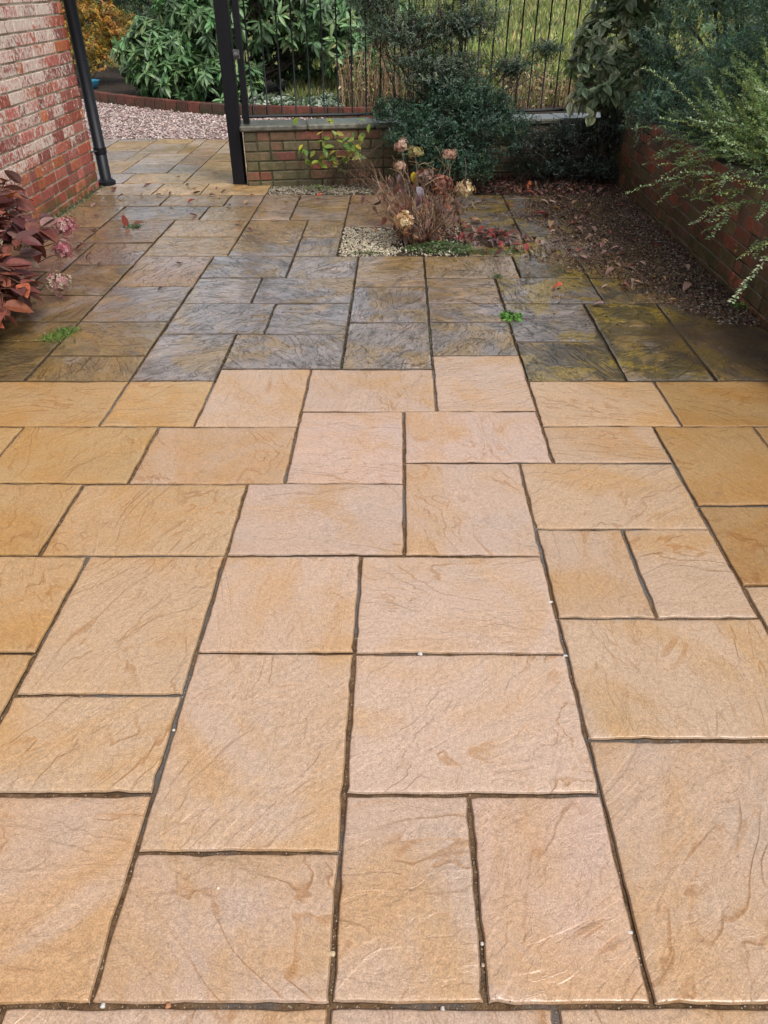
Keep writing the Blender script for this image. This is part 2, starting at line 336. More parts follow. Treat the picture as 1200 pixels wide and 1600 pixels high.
SLABS=[(-5,-1,-3,0),(-1,2,-3,0),(2,5,-3,0),(-9,-5,-3,0),(-7,-4,0,3),(-4,-1,0,2),(-1,1,0,3),(1,3,0,3),(3,7,0,4),(-4,-1,2,6),(-1,3,3,6),(-7,-4,3,5),(-10,-7,3,6),(-7,-4,5,9),(-10,-7,6,9),(-4,-1,6,9),(-1,3,6,9),(3,7,4,7),(7,11,4,8),(3,5,7,10),(5,7,7,10),(-8,-4,9,12),(-11,-8,9,12),(-4,0,9,12),(0,3,9,13),(3,7,10,13),(-7,-3,12,15),(-11,-7,12,15),(-15,-11,12,15),(-3,0,12,16),(0,4,13,16),(4,7,13,15),(7,10,11,15),(7,11,8,11),(10,14,11,15),(-9,-6,15,18),(-6,-3,15,19),(-3,1,16,19),(1,4,16,20),(4,8,15,18),(8,12,15,18),(-14,-9,15,18),(-9,-6,18,22),(-6,-2,19,22),(-2,1,19,23),(1,4,20,23),(4,7,18,21),(4,7,21,25),(7,10,18,25),(10,14,18,25),(-12,-9,18,20),(-12,-9,20,23),(-16,-12,18,21),(-16,-12,21,23),(-12,-9,23,27),(-16,-12,23,26),(-15,-12,26,30),(-12,-9,27,31),(-12,-8,31,34),(-12,-8,34,37),(-8,-5,31,33),(-8,-5,33,37),(-5,-3,31,34),(-5,-3,34,37),(-6,-3,37,43),(-8,-6,37,43),(-3,2,36,43),(-5,-2,28,31),(-9,-5,28,31),(-9,-6,25,28),(-6,-2,25,28),(-9,-5,22,25),(-5,-2,22,25),(-2,1,27,31),(-2,1,23,27),(1,5,28,31),(1,4,25,28),(1,4,23,25),(4,8,25,28),(5,8,28,31),(6,10,31,34),(3,6,31,34),(-15,-12,30,33),(-16,-12,33,37),(-19,-16,36,40),(-19,-16,32,36),(-19,-14,40,43),(-14,-10,40,43),(-16,-11,37,40),(-11,-8,37,40),(-19,-15,-10,-7),(-15,-12,-10,-7),(-12,-9,-10,-6),(-9,-5,-10,-6),(-5,-2,-10,-6),(-2,2,-10,-6),(2,5,-10,-7),(5,8,-10,-6),(8,12,-10,-7),(12,13,-10,-7),(-19,-16,-7,-3),(-16,-13,-7,-4),(-13,-12,-7,-4),(2,5,-7,-4),(8,11,-7,-4),(11,13,-7,-4),(-12,-9,-6,-3),(-9,-5,-6,-3),(-5,-1,-6,-3),(-1,2,-6,-3),(5,8,-6,-2),(-16,-13,-4,0),(-13,-12,-4,-1),(2,5,-4,-3),(8,12,-4,-1),(12,13,-4,-1),(-19,-16,-3,0),(-12,-9,-3,0),(5,8,-2,0),(-13,-12,-1,2),(8,12,-1,3),(12,13,-1,2),(-19,-15,0,3),(-15,-13,0,3),(-12,-9,0,3),(-9,-7,0,3),(7,8,0,3),(-13,-12,2,5),(12,13,2,5),(-19,-16,3,6),(-16,-13,3,7),(-12,-10,3,6),(7,10,3,4),(10,12,3,4),(11,12,4,7),(-13,-12,5,8),(12,13,5,8),(-19,-16,6,9),(-12,-10,6,9),(-16,-13,7,10),(11,12,7,10),(-13,-12,8,11),(12,13,8,11),(-19,-16,9,12),(-12,-11,9,12),(-16,-13,10,12),(11,12,10,11),(-13,-12,11,12),(-19,-15,12,16),(-15,-14,15,18),(12,13,15,18),(-19,-16,16,20),(-16,-15,16,18),(-19,-16,20,23),(-19,-16,23,26),(8,12,25,28),(12,13,25,28),(-19,-16,26,29),(-16,-15,26,29),(8,11,28,31),(11,13,28,31),(-19,-15,29,32),(10,13,31,34),(-16,-15,32,33),(3,6,34,37),(6,9,34,38),(9,13,34,37),(2,3,36,39),(3,6,37,40),(9,13,37,41),(6,9,38,42),(2,3,39,42),(-10,-8,40,43),(3,6,40,43),(9,12,41,43),(12,13,41,43),(2,3,42,43),(6,9,42,43),(-19,-15,43,46),(-15,-12,43,46),(-12,-8,43,46),(-32,-29,46,49),(-29,-25,46,49),(-25,-22,46,49),(-22,-18,46,49),(-18,-14,46,49),(-14,-10,46,50),(-10,-9,46,49),(-32,-29,49,53),(-29,-26,49,52),(-26,-23,49,52),(-23,-19,49,53),(-19,-16,49,52),(-16,-14,49,52),(-10,-9,49,52),(-14,-10,50,53),(-29,-26,52,56),(-26,-23,52,56),(-19,-16,52,56),(-16,-14,52,55),(-10,-9,52,55),(-32,-29,53,57),(-23,-20,53,57),(-20,-19,53,56),(-14,-10,53,56),(-16,-14,55,58),(-10,-9,55,58),(-29,-25,56,60),(-25,-23,56,59),(-20,-17,56,60),(-17,-16,56,59),(-14,-11,56,60),(-11,-10,56,59),(-32,-29,57,61),(-23,-20,57,61),(-16,-14,58,61),(-10,-9,58,61),(-25,-23,59,62),(-17,-16,59,62),(-11,-10,59,62),(-29,-26,60,62),(-26,-25,60,62),(-20,-17,60,62),(-14,-11,60,62),(-32,-29,61,62),(-23,-20,61,62),(-16,-14,61,62),(-10,-9,61,62)]

SH = .018
def ly(j, x): return YL[j] + SH*x
def wall_front(x): return 7.42 + .17*(x + 1.42)          # front face of the low back wall
g = MB()
gx = np.array([-90, -40, -20, -10, -6, -3, 0, 3, 6, 10, 20, 40, 90.]); gy = np.array([-40, -10, -2, 3, 7, 10, 14, 20, 30, 50, 90, 180.])
V = [(x, y, -.075 if y < 14 else -.075 + .004*(y-14)) for y in gy for x in gx]; nx = len(gx)
F = [(j*nx+i, j*nx+i+1, (j+1)*nx+i+1, (j+1)*nx+i) for j in range(len(gy)-1) for i in range(nx-1)]
tag(g.add(V, F).build('ground', M_LAWN), kind='structure')
jb = MB()
def sheet(mb, poly, z, T=(1, 1, 1)):
    mb.add([(x, y, z) for x, y in poly], [list(range(len(poly)))], T)
sheet(jb, [(-3.0, -1.0), (2.07, -1.0), (2.07, 3.30), (.64, 3.28), (.64, 3.58), (.184, 3.57), (.184, 3.41), (-.87, 3.39), (-.87, 3.25), (-3.0, 3.21)], -.0085)
jo = MB(); sheet(jo, [(-3.0, 3.2105), (-.871, 3.2505), (-.871, 3.3905), (.183, 3.4105), (.183, 3.5705), (.641, 3.5805), (.641, 3.2805), (2.07, 3.3005), (2.07, 7.35), (1.2, 7.35), (-1.28, 7.13), (-1.28, 7.62), (-3.0, 7.62)], -.0105)
sheet(jo, [(-4.95, 7.50), (-1.40, 7.50), (-1.30, 10.03), (-4.95, 9.98)], -.0115)
tag(jo.build('old_paving_bed', M_JOINT2), kind='structure')
tag(jb.build('paving_bed', M_JOINT), kind='structure')

def slab_tint(x, y):
    """albedo, grime and painted sky sheen of a slab by its place on the patio"""
    r = random.random
    lim = 3.2 if x < -.87 else 3.38 if x < .18 else 3.56 if x < .64 else 3.25
    if y < lim:
        a = np.array((.50, .348, .250)); p = np.array((.53, .362, .275)); o = np.array((.45, .280, .118))
        k = min(1, max(0, (abs(x - .05) - .40)/.95)) * (.5 + .5*min(1, max(0, (y-.6)/1.6)))
        if y < 1.9 and x > -.6: k *= .6
        c = a*(1-k) + o*k
        if abs(x) < .7 and y > 1.9: c = c*.6 + p*.4  # pale pink sky sheen painted into the centre slabs
        c = c*(1 + random.uniform(-.05, .05))*(1, random.uniform(.99, 1.01), random.uniform(.96, 1.04)); d = random.uniform(0, .06)
        if x > 1.3 and y > 1.9: c = c*(.85, .8, .75)  # right slabs tinted darker to carry the dark reflection there
        return c, d
    # old slabs
    gold, rust, grey, olive = np.array((.34, .225, .11)), np.array((.29, .19, .125)), np.array((.26, .215, .185)), np.array((.20, .135, .055))
    pale = np.array((.36, .27, .20))
    if y > 7.2: c = random.choice([gold, gold, pale, pale, grey, rust]); return c*random.uniform(1.35, 1.7), .55  # path tint lightened to stand in for bright sky reflection
    if x < -1.8: c = olive*.9 if y < 5 else (rust*.75 if y < 6.3 else random.choice([gold*.8, rust, grey])); return c*random.uniform(.85, 1.15), .7
    if x < -1.3:
        c = olive*1.15 if y < 4.2 else (random.choice([rust, grey*.9]) if y < 5.2 else random.choice([gold, pale, gold]))
        return c*random.uniform(.9, 1.1), .6
    if x > .64:
        c = np.array((.13, .09, .035)) if r() < .6 else np.array((.13, .10, .065))
        if x < 1.0 and y > 4: c = grey*.85
        if y > 5.2 and x < 1.3: c = grey*.9
        return c*random.uniform(.85, 1.15), .95
    c = random.choice([grey, grey*(.95, 1, 1.10), pale*.85, grey*(1., 1, 1.05)])
    if y > 4.6 and x > -.3: c = (gold + grey)/2
    if y > 5.6: c = random.choice([pale*.95, gold*.95, rust])
    return c*random.uniform(1.05, 1.28), .85  # rear centre tinted lighter in place of low sky reflection
sl = MB()
def add_slab(x0, x1, j0, j1, fine):
    xm = (x0+x1)/2; ym = ly((j0), xm)/2 + ly(j1, xm)/2
    i0, i1, i2, i3 = [random.uniform(.0036, .0058) for _ in range(4)]
    def axis(L):
        e = [0, .003, .007, .018]; m = max(2, int((L-.05)/fine))
        return np.array(e + list(np.linspace(.018, L-.018, m+1)[1:-1]) + [L-q for q in e[::-1]])
    a = axis(x1-x0-i0-i1); y0, y1 = YL[j0], YL[j1]; b = axis(y1-y0-i2-i3)
    na, nb = len(a), len(b)
    A, B = np.meshgrid(a, b); X = x0+i0+A; Y = y0+i2+B
    ph = random.uniform(0, 50)
    def wob(t, k):   # ragged edge
        return .0009*np.sin(t*19+ph+k) + .0006*np.sin(t*91+ph*2+k*3) + .0007*np.sin(t*230+ph*3+k)
    edx = np.minimum(A, A.max()-A); edy = np.minimum(B, B.max()-B)
    wx = np.clip(1-edx/.03, 0, 1); wy = np.clip(1-edy/.03, 0, 1)
    chip = lambda t, k: .004*np.clip(np.sin(t*53+ph+k)*np.sin(t*17+ph*1.7+k)-.35, 0, 1)*1.5
    X = X + wx*(np.where(A < A.max()/2, wob(Y, 0) + chip(Y, 1), wob(Y, 5) - chip(Y, 2)))
    Y = Y + wy*(np.where(B < B.max()/2, wob(X, 9) + chip(X, 3), wob(X, 14) - chip(X, 4)))
    ed = np.minimum(edx, edy)
    prof = np.interp(ed, [0, .003, .007, .018], [-.0055, -.0014, -.0003, 0])
    u = random.uniform(0, 6); tx, ty = random.uniform(-.003, .003), random.uniform(-.003, .003)
    Z = prof + .0011*np.sin(X*9+u+3*Y) + .0009*np.sin(Y*13+u*2-4*X) + .0006*np.sin(X*31+Y*23+u) + tx*(X-xm) + ty*(Y-(y0+y1)/2) + random.uniform(-.002, .002)
    # water bars: gentle hollow in some old slabs
    Y = Y + SH*X
    col, dirt = slab_tint(xm, ym)
    seed = (random.random(), random.random(), dirt)
    V = np.stack([X, Y, Z], -1).reshape(-1, 3)
    idx = np.arange(na*nb).reshape(nb, na)
    F = np.stack([idx[:-1, :-1], idx[:-1, 1:], idx[1:, 1:], idx[1:, :-1]], -1).reshape(-1, 4)
    ring = np.concatenate([idx[0, :-1], idx[:-1, -1], idx[-1, :0:-1], idx[:0:-1, 0]])
    R0 = V[ring].copy(); R = R0.copy(); R[:, 2] = -.045
    k = len(V); m = len(ring); q = np.arange(m)
    SF = np.stack([k+q, k+m+q, k+m+(q+1) % m, k+(q+1) % m], -1)
    T = np.repeat(np.array(col)[None], k+2*m, 0); T[ring] *= .72; T[k:] = (.07, .042, .022)      # soil stained rims and sides, also painted darker to subdue the edge sheen
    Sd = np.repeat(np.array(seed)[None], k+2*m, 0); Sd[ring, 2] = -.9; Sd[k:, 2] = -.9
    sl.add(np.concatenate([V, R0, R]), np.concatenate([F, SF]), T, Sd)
for a, b, c, d in SLABS:
    x0, x1 = XL[a], XL[b]
    if x0 < -2.82 and c < 43: x0 = -2.815
    if x1 > 2.07: x1 = 2.06
    if x1 - x0 < .06: continue
    add_slab(x0, x1, c, d, .03 if YL[c] < 4.5 else .045)
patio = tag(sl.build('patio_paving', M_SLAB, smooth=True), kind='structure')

# ---------------- walls ----------------
def brick_wall(name, label, cat, p0, p1, thick, z0, z1, mat, cols, bl=.235, course=.086, hdr=.35, mortar_mat=None, side=1, parent=None, jit=.0012, gp=.0075, rec=.006):
    """p0->p1 runs along the visible face; the body lies on the left (side=1) of that direction"""
    p0 = np.array(p0, float); p1 = np.array(p1, float); L = np.linalg.norm(p1-p0); u = (p1-p0)/L; v = np.array((-u[1], u[0]))*side
    t = thing(name, label, cat, (p0[0], p0[1], z0)) if parent is None else parent
    mb = MB(); nc = int(round((z1-z0)/course)); ch = (z1-z0)/nc
    for k in range(nc):
        x = 0.; odd = k % 2
        x = -bl/2 if odd else 0.
        flip = 0
        while x < L:
            w = bl if random.random() > hdr else bl*.5
            a, b = max(0, x+gp), min(L, x+w-gp)
            if b - a > .02:
                c = np.array(random.choice(cols))*random.uniform(.75, 1.25)
                n0 = mb.n; o = random.uniform(-jit, jit)*2
                box(mb, (a, o, k*ch+gp*.9), (b, thick-o, (k+1)*ch-gp*.9), c, .004, (random.random(), random.random(), .1))
            x += w
    def place(mb):
        for i, Vv in enumerate(mb.v):
            xy = p0[None] + Vv[:, :1]*u + Vv[:, 1:2]*v
            mb.v[i] = np.c_[xy, Vv[:, 2] + z0]
    place(mb); mb.build('bricks', mat, t)
    mm = MB(); box(mm, (.004, rec, 0), (L-.004, thick-rec, z1-z0-.002), (1, 1, 1), .002); place(mm); mm.build('mortar', mortar_mat, t)
    return t
REDS = [(.42, .13, .07), (.36, .10, .08), (.34, .085, .05), (.30, .07, .045), (.26, .065, .05), (.40, .12, .05), (.22, .07, .055), (.33, .10, .07), (.28, .09, .07)]
M_MORT = mat_noise('lime_mortar', (.30, .26, .19), (.42, .37, .28), 30., .85, .004, (.17, .14, .09), 3.)
M_MORT2 = mat_noise('dark_mortar', (.05, .045, .025), (.12, .095, .055), 20., .8, .004, (.035, .04, .015), 3.)
house = brick_wall('brick_wall', 'tall red brick wall with flaking white paint at the left edge of the patio', 'wall', (-2.835, -1.0), (-2.835, 7.42), .22, -.04, 3.26, mat_brick('flaked_brick', 1., mosz=.22), REDS, mortar_mat=M_MORT, side=1)
OLD = [(.22, .12, .065), (.26, .11, .065), (.20, .13, .07), (.19, .15, .08), (.27, .085, .055), (.17, .13, .09), (.15, .12, .06)]
back = brick_wall('brick_wall', 'low mossy brick wall with stone coping carrying the black railing behind the patio', 'wall', (-1.42, wall_front(-1.42)), (2.5, wall_front(2.5)), .26, -.04, .46, mat_brick('old_brick', 0., (.13, .115, .045), mosz=.75, damp=.4), OLD, mortar_mat=M_MORT2)
cp = MB(); u = np.array((1, .17))/math.hypot(1, .17); vv = np.array((-u[1], u[0]))
x = -.03
while x < 3.95:
    w_ = random.uniform(.5, .7)
    n0 = len(cp.v); box(cp, (x+.003, -.025, .464), (x+w_-.003, .33, .512+random.uniform(-.002, .002)), np.array((.13, .125, .095))*random.uniform(.7, 1.2), .012)
    for i in range(n0, len(cp.v)):
        Vv = cp.v[i]; cp.v[i] = np.c_[np.array((-1.42, wall_front(-1.42)))[None] + Vv[:, :1]*u + Vv[:, 1:2]*vv, Vv[:, 2]]
    x += w_
cp.build('coping', mat_tint('coping_stone', .32, 22., .45, .004, .5, .4), back)
M_MORT3 = mat_noise('damp_mortar', (.10, .075, .05), (.18, .14, .10), 20., .7, .004, (.035, .035, .015), 3.)
DARK = [(.20, .085, .052), (.17, .09, .055), (.25, .085, .055), (.14, .095, .055), (.16, .12, .055), (.31, .09, .055), (.18, .10, .07)]
right = brick_wall('brick_wall', 'damp dark red brick retaining wall along the right edge of the patio under the shrubs', 'wall', (2.065, 8.0), (2.065, -1.0), .23, -.04, .63, mat_brick('damp_brick', 0., (.10, .095, .03), .5, .28), DARK, mortar_mat=M_MORT3, side=1, hdr=.45, gp=.005, rec=.003)
# raised bed behind the retaining wall
sb = MB(); N_ = 14
X, Y = np.meshgrid(np.linspace(2.29, 7, 9), np.linspace(-1, 9.5, N_)); Z = .54 + .03*np.sin(X*3)*np.cos(Y*2) + (X-2.3)*.05
V = np.stack([X, Y, Z], -1).reshape(-1, 3); idx = np.arange(len(V)).reshape(N_, 9)
F = np.stack([idx[:-1, :-1], idx[:-1, 1:], idx[1:, 1:], idx[1:, :-1]], -1).reshape(-1, 4)
tag(sb.add(V, F).build('raised_bed_soil', M_SOIL, smooth=True), kind='structure')
# front of beds beyond the gate: gravel base, bed soil
EDGE = np.array([(-7.2, 15.2), (-6.2, 14.35), (-5.3, 13.75), (-4.75, 13.28), (-4.2, 12.86), (-3.62, 12.5), (-3.05, 12.19), (-2.5, 11.94), (-1.9, 11.78), (-1.2, 11.68), (-.4, 11.66), (.4, 11.75)])
gb = MB(); sheet(gb, [(-9, 9.9), (1.2, 9.9), (.45, 11.74)] + [tuple(p) for p in EDGE[::-1]] + [(-9, 15.2)], -.022)
tag(gb.build('gravel_bed', mat_noise('gravel_bed_dust', (.18, .12, .10), (.30, .22, .19), 60., .8, .004)), kind='structure')
bs = MB(); back_e = [(p[0]*1.0+.05, p[1]+.08) for p in EDGE]
sheet(bs, back_e + [(3.5, 12.0), (3.5, 15.5), (-.5, 16.5), (-4, 18), (-10, 20), (-11, 16)], .035)
tag(bs.build('border_soil', M_SOIL), kind='structure')
be = MB(); seg = np.linalg.norm(np.diff(EDGE, axis=0), axis=1); cum = np.r_[0, np.cumsum(seg)]
s_ = 0
while s_ < cum[-1]-.2:
    a = np.array([np.interp(s_+.006, cum, EDGE[:, k]) for k in (0, 1)]); b = np.array([np.interp(s_+.214, cum, EDGE[:, k]) for k in (0, 1)])
    uu = (b-a)/np.linalg.norm(b-a); v2 = np.array((-uu[1], uu[0])); n0 = len(be.v); l = np.linalg.norm(b-a)
    box(be, (0, 0, -.04), (l, .10, .135+random.uniform(-.004, .004)), np.array(random.choice([(.16, .05, .035), (.12, .045, .03), (.19, .06, .04), (.10, .05, .035)]))*random.uniform(.8, 1.1), .006)
    Vv = be.v[-1]; be.v[-1] = np.c_[a[None] + Vv[:, :1]*uu + Vv[:, 1:2]*v2, Vv[:, 2]]
    s_ += .22
tag(be.build('brick_edging', mat_brick('edging_brick', 0., (.06, .07, .02), .12, .2)), 'curved dark red brick edging between the pink gravel and the planted border', 'edging')

# ---------------- gravel ----------------
OCT = np.array([(1, 0, 0), (-1, 0, 0), (0, 1, 0), (0, -1, 0), (0, 0, 1), (0, 0, -1.)]); OF = np.array([(0, 2, 4), (2, 1, 4), (1, 3, 4), (3, 0, 4), (2, 0, 5), (1, 2, 5), (3, 1, 5), (0, 3, 5)])
ICO = None
def stones(mb, P, size, cols, flat=.6):
    n = len(P); V = OCT[None]*(1 + RNG.normal(0, .22, (n, 6, 1)))
    V = V*np.stack([np.ones(n), RNG.uniform(.6, 1, n), np.full(n, flat)*RNG.uniform(.7, 1.2, n)], -1)[:, None]
    a = RNG.uniform(0, 6.28, n); c, s = np.cos(a)[:, None], np.sin(a)[:, None]
    tl = RNG.normal(0, .3, (n, 1)); V[..., 2] += V[..., 0]*tl
    V = np.stack([V[..., 0]*c - V[..., 1]*s, V[..., 0]*s + V[..., 1]*c, V[..., 2]], -1)*np.asarray(size).reshape(-1, 1, 1)
    V = V + P[:, None]
    mb.add(V.reshape(-1, 3), (OF[None] + (np.arange(n)*6)[:, None, None]).reshape(-1, 3), np.repeat(pick(cols, n, .12), 6, 0))
gv = MB(); n = 36000
P = np.c_[RNG.uniform(-7.5, .3, n), RNG.uniform(9.99, 14.8, n), RNG.uniform(-.018, .004, n)]
ey = np.interp(P[:, 0], EDGE[:, 0], EDGE[:, 1]); P = P[(P[:, 1] < ey - .01) & (P[:, 0] > -4.0 - (P[:, 1]-9.9)*.9)]
stones(gv, P, RNG.uniform(.010, .024, len(P)), [(.50, .37, .33), (.42, .29, .26), (.60, .49, .44), (.30, .19, .17), (.50, .42, .37), (.22, .16, .14)])
tag(gv.build('pink_gravel', M_STONE), kind='stuff', label='pale pink gravel drive beyond the gate', cat='gravel')
CREAM = [(.50, .44, .31), (.60, .53, .41), (.40, .34, .24), (.45, .36, .23), (.30, .27, .20)]
pk = MB(); x0, x1 = XL[-3]+.01, XL[3]-.01
sheet(pk, [(x0, ly(31, x0)+.01), (x1, ly(31, x1)+.01), (x1, ly(36, x1)-.01), (x0, ly(36, x0)-.01)], -.02, (.12, .09, .05))
n = 5200; P = np.c_[RNG.uniform(x0, x1, n), RNG.uniform(YL[31]+.012, YL[36]-.012, n), RNG.uniform(-.016, .002, n)]; P[:, 1] += SH*P[:, 0]
P = P[(P[:, 0] < -.02 + .04*np.sin(P[:, 1]*20)) | (RNG.random(len(P)) < .2)]
stones(pk, P, RNG.uniform(.006, .0115, len(P)), CREAM)
tag(pk.build('cream_gravel', M_STONE), kind='stuff', label='cream gravel in the square planting pocket around the dried hydrangea', cat='gravel')
ps = MB(); n = 5200; X = RNG.uniform(-1.27, 2.0, n); lo = 7.135 + SH*X; hi = wall_front(X)
P = np.c_[X, lo + (hi-lo)*RNG.random(n), RNG.uniform(-.03, -.006, n)]; P = P[(P[:, 0] < .3) | (RNG.random(n) < .25)]
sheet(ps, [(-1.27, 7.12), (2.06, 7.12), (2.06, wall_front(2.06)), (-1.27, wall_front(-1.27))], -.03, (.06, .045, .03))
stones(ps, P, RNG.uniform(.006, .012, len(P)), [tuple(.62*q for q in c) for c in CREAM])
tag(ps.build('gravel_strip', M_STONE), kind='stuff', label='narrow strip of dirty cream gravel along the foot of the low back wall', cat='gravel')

# ---------------- posts and railing ----------------
gp = thing('gate_post', 'black square steel gate post at the left end of the low wall', 'gate post', (-1.515, 7.54, 0))
m = MB(); box(m, (-1.572, 7.48, -.03), (-1.458, 7.594, 2.1), bev=.004); m.build('post', M_BLACK, gp)
m = MB(); box(m, (-1.582, 7.47, 2.1), (-1.448, 7.604, 2.125), bev=.006); m.build('cap', M_BLACK, gp)
m = MB(); box(m, (-1.458, 7.52, 1.02), (-1.40, 7.56, 1.09)); tubes(m, [[(-1.44, 7.50, 1.055), (-1.40, 7.50, 1.055)]], [[.018, .018]], 8); m.build('latch', mat_noise('dull_metal', (.10, .10, .11), (.16, .15, .15), 40., .4), gp)
dp = thing('pipe_post', 'black round steel post with a flanged foot against the corner of the tall brick wall', 'post', (-2.785, 7.485, 0))
m = MB(); tubes(m, [[(-2.785, 7.485, -.02), (-2.785, 7.485, 1.2), (-2.785, 7.485, 3.1)]], .052, 20); m.build('pole', M_BLACK, dp, True)
m = MB(); tubes(m, [[(-2.785, 7.485, .0), (-2.785, 7.485, .028), (-2.785, 7.485, .034), (-2.785, 7.485, .05)]], [[.085, .085, .074, .055]], 20); m.build('foot_flange', M_BLACK, dp)
for z in (.27, 1.9):
    m = MB(); tubes(m, [[(-2.785, 7.485, z), (-2.785, 7.485, z+.05)]], .058, 16); tubes(m, [[(-2.78, 7.45, z+.025), (-2.84, 7.40, z+.025), (-2.85, 7.38, z+.025)]], .008, 6); m.build('bracket', M_BLACK, dp)
rl = thing('railing', 'black iron railing of thin upright bars standing on the low wall', 'railing', (-1.38, wall_front(-1.38)+.13, .5))
def rp(x, z): return (x, wall_front(x)+.13, z)
m = MB(); tubes(m, [[rp(-1.44, .567), rp(2.5, .567)]], .014, 6); m.build('bottom_rail', M_BLACK, rl)
m = MB(); tubes(m, [[rp(-1.44, 1.75), rp(2.5, 1.75)]], .016, 6); m.build('top_rail', M_BLACK, rl)
for x in (-1.40, .55, 2.48):
    q = rp(x, 0); m = MB(); s_ = .027 if x < 0 else .02; box(m, (x-s_, q[1]-s_, .505), (x+s_, q[1]+s_, 1.82)); m.build('post', M_BLACK, rl)
x = -1.33
while x < 2.44:
    if abs(x-.55) > .04:
        m = MB(); tubes(m, [[rp(x, .56), rp(x+random.uniform(-.003, .003), 1.2), rp(x, 1.84)]], .0078, 6); m.build('bar', M_BLACK, rl, True)
    x += .128

# ---------------- plants ----------------
def shell(blobs, n, up=.25, low=-.45, depth=.25):
    vol = np.array([b[1][0]*b[1][1] + b[1][0]*b[1][2] for b in blobs])*np.array([b[2] if len(b) > 2 else 1 for b in blobs]); k = RNG.choice(len(blobs), n, p=vol/vol.sum())
    C = np.array([b[0] for b in blobs])[k]; R = np.array([b[1] for b in blobs])[k]
    d = rdir(n, up); d[:, 2] = np.where(d[:, 2] < low, -d[:, 2]*.3, d[:, 2]); d = nrm(d)
    r = 1 - np.abs(RNG.normal(0, depth, n)); lump = 1 + .16*np.sin(d[:, 0]*5 + k) * np.cos(d[:, 1]*4 + d[:, 2]*6 + k*2)
    return C + d*R*(r*lump)[:, None], d, C
def leafy(mb, P, D, L, per, tpl, size, cols, t0=.1, t1=1., out=.9, droop=.15, curl=.25, whorl=False, width=None, upN=.8):
    """leaves along n twigs starting at P-D*L; per leaves each"""
    n = len(P); S = P - D*L[:, None]
    t = np.linspace(t0, t1, per)[None] + RNG.normal(0, .02, (n, per)); t = np.clip(t, 0, 1.02)
    pt = S[:, None] + D[:, None]*(L[:, None]*t)[..., None]; pt[..., 2] -= curl*(L[:, None]*t*t)*.5
    ref = nrm(np.cross(D, np.array([.13, .21, 1.]))); bi = np.cross(D, ref)
    az = (np.arange(per)[None]*(2.4 if whorl else math.pi) + RNG.uniform(0, 6.28, (n, 1)) + RNG.normal(0, .35, (n, per)))
    sd = ref[:, None]*np.cos(az)[..., None] + bi[:, None]*np.sin(az)[..., None]
    ld = nrm(D[:, None]*(1-out) + sd*out + RNG.normal(0, .12, (n, per, 3))); ld[..., 2] -= droop
    N = nrm(D[:, None]*.6 + np.array([0, 0, upN]) + RNG.normal(0, .3, (n, per, 3)))
    s = size*RNG.uniform(.65, 1.2, (n, per))
    c = pick(cols, n, .16)[:, None]*(1 + RNG.normal(0, .12, (n, per, 1)))
    instances(mb, tpl, pt.reshape(-1, 3), ld.reshape(-1, 3), N.reshape(-1, 3), s.ravel(), np.clip(c, .002, 1).reshape(-1, 3))
    return S
def curve(a, b, k=6, sag=.1, wob=.04):
    """bent polylines from a to b (n,3)"""
    t = np.linspace(0, 1, k)[None, :, None]; a = a[:, None]; b = b[:, None]
    P = a + (b-a)*t; L = np.linalg.norm(b-a, axis=2, keepdims=True)
    P = P + np.array([0, 0, 1.])*sag*L*np.sin(t*math.pi) + RNG.normal(0, 1, (len(a), k, 3))*wob*L*np.sin(t*math.pi)
    return P
def shrub(name, label, cat, base, blobs, ntw, per, tpl, size, cols, lmat=None, tlen=(.12, .3), stems=8, sr=.012, bark=(.07, .05, .035), dirjit=.5, up=.25, low=-.45, upb=.3, group=None, depth=.25, twig_r=.0022, parts=True, **kw):
    base = np.array(base, float); o = thing(name, label, cat, tuple(base), group)
    mb = MB(); P, d, C = shell(blobs, ntw, up, low, depth)
    D = nrm(d + np.array([0, 0, upb]) + RNG.normal(0, dirjit, (ntw, 3))*.6); L = RNG.uniform(*tlen, ntw)
    S = leafy(mb, P, D, L, per, tpl, size, cols, **kw)
    mb.build('foliage', lmat or M_LEAF, o)
    st = MB(); n = min(stems, ntw)
    tgt = np.array([b[0] for b in blobs]); k = RNG.integers(0, len(tgt), n)
    m_ = curve(base + RNG.normal(0, .03, (n, 3))*(1, 1, 0), tgt[k] + RNG.normal(0, .35, (n, 3))*np.array([b[1] for b in blobs])[k], 7, .08, .05)
    rr = sr*np.linspace(1, .4, 7)[None]*RNG.uniform(.6, 1.1, (n, 1)); tubes(st, m_, rr, 5, bark)
    q = RNG.integers(0, len(S), min(len(S), 420)); near = m_[:, 3:].reshape(-1, 3)
    j = np.argmin(np.linalg.norm(S[q][:, None] - near[None] + RNG.normal(0, .05, (1, len(near), 3)), axis=2), 1)
    tubes(st, curve(near[j], S[q], 4, .03, .04), np.linspace(twig_r*1.6, twig_r, 4)[None], 3, bark)
    e = P[q].copy(); e[:, 2] -= kw.get('curl', .25)*L[q]*.5
    tubes(st, curve(S[q], e, 3, .02, .0), np.linspace(twig_r, twig_r*.6, 3)[None], 3, bark)
    st.build('stem', M_BARK, o)
    return o
LONG = rimmed(leaf_tpl(.30, .10, .22, 3), 1.25, .92); BROAD = leaf_tpl(.52, .10, .15, 3); TINY = diamond(.55, .15, .05); NEEDLE = diamond(.28, .1, .08)
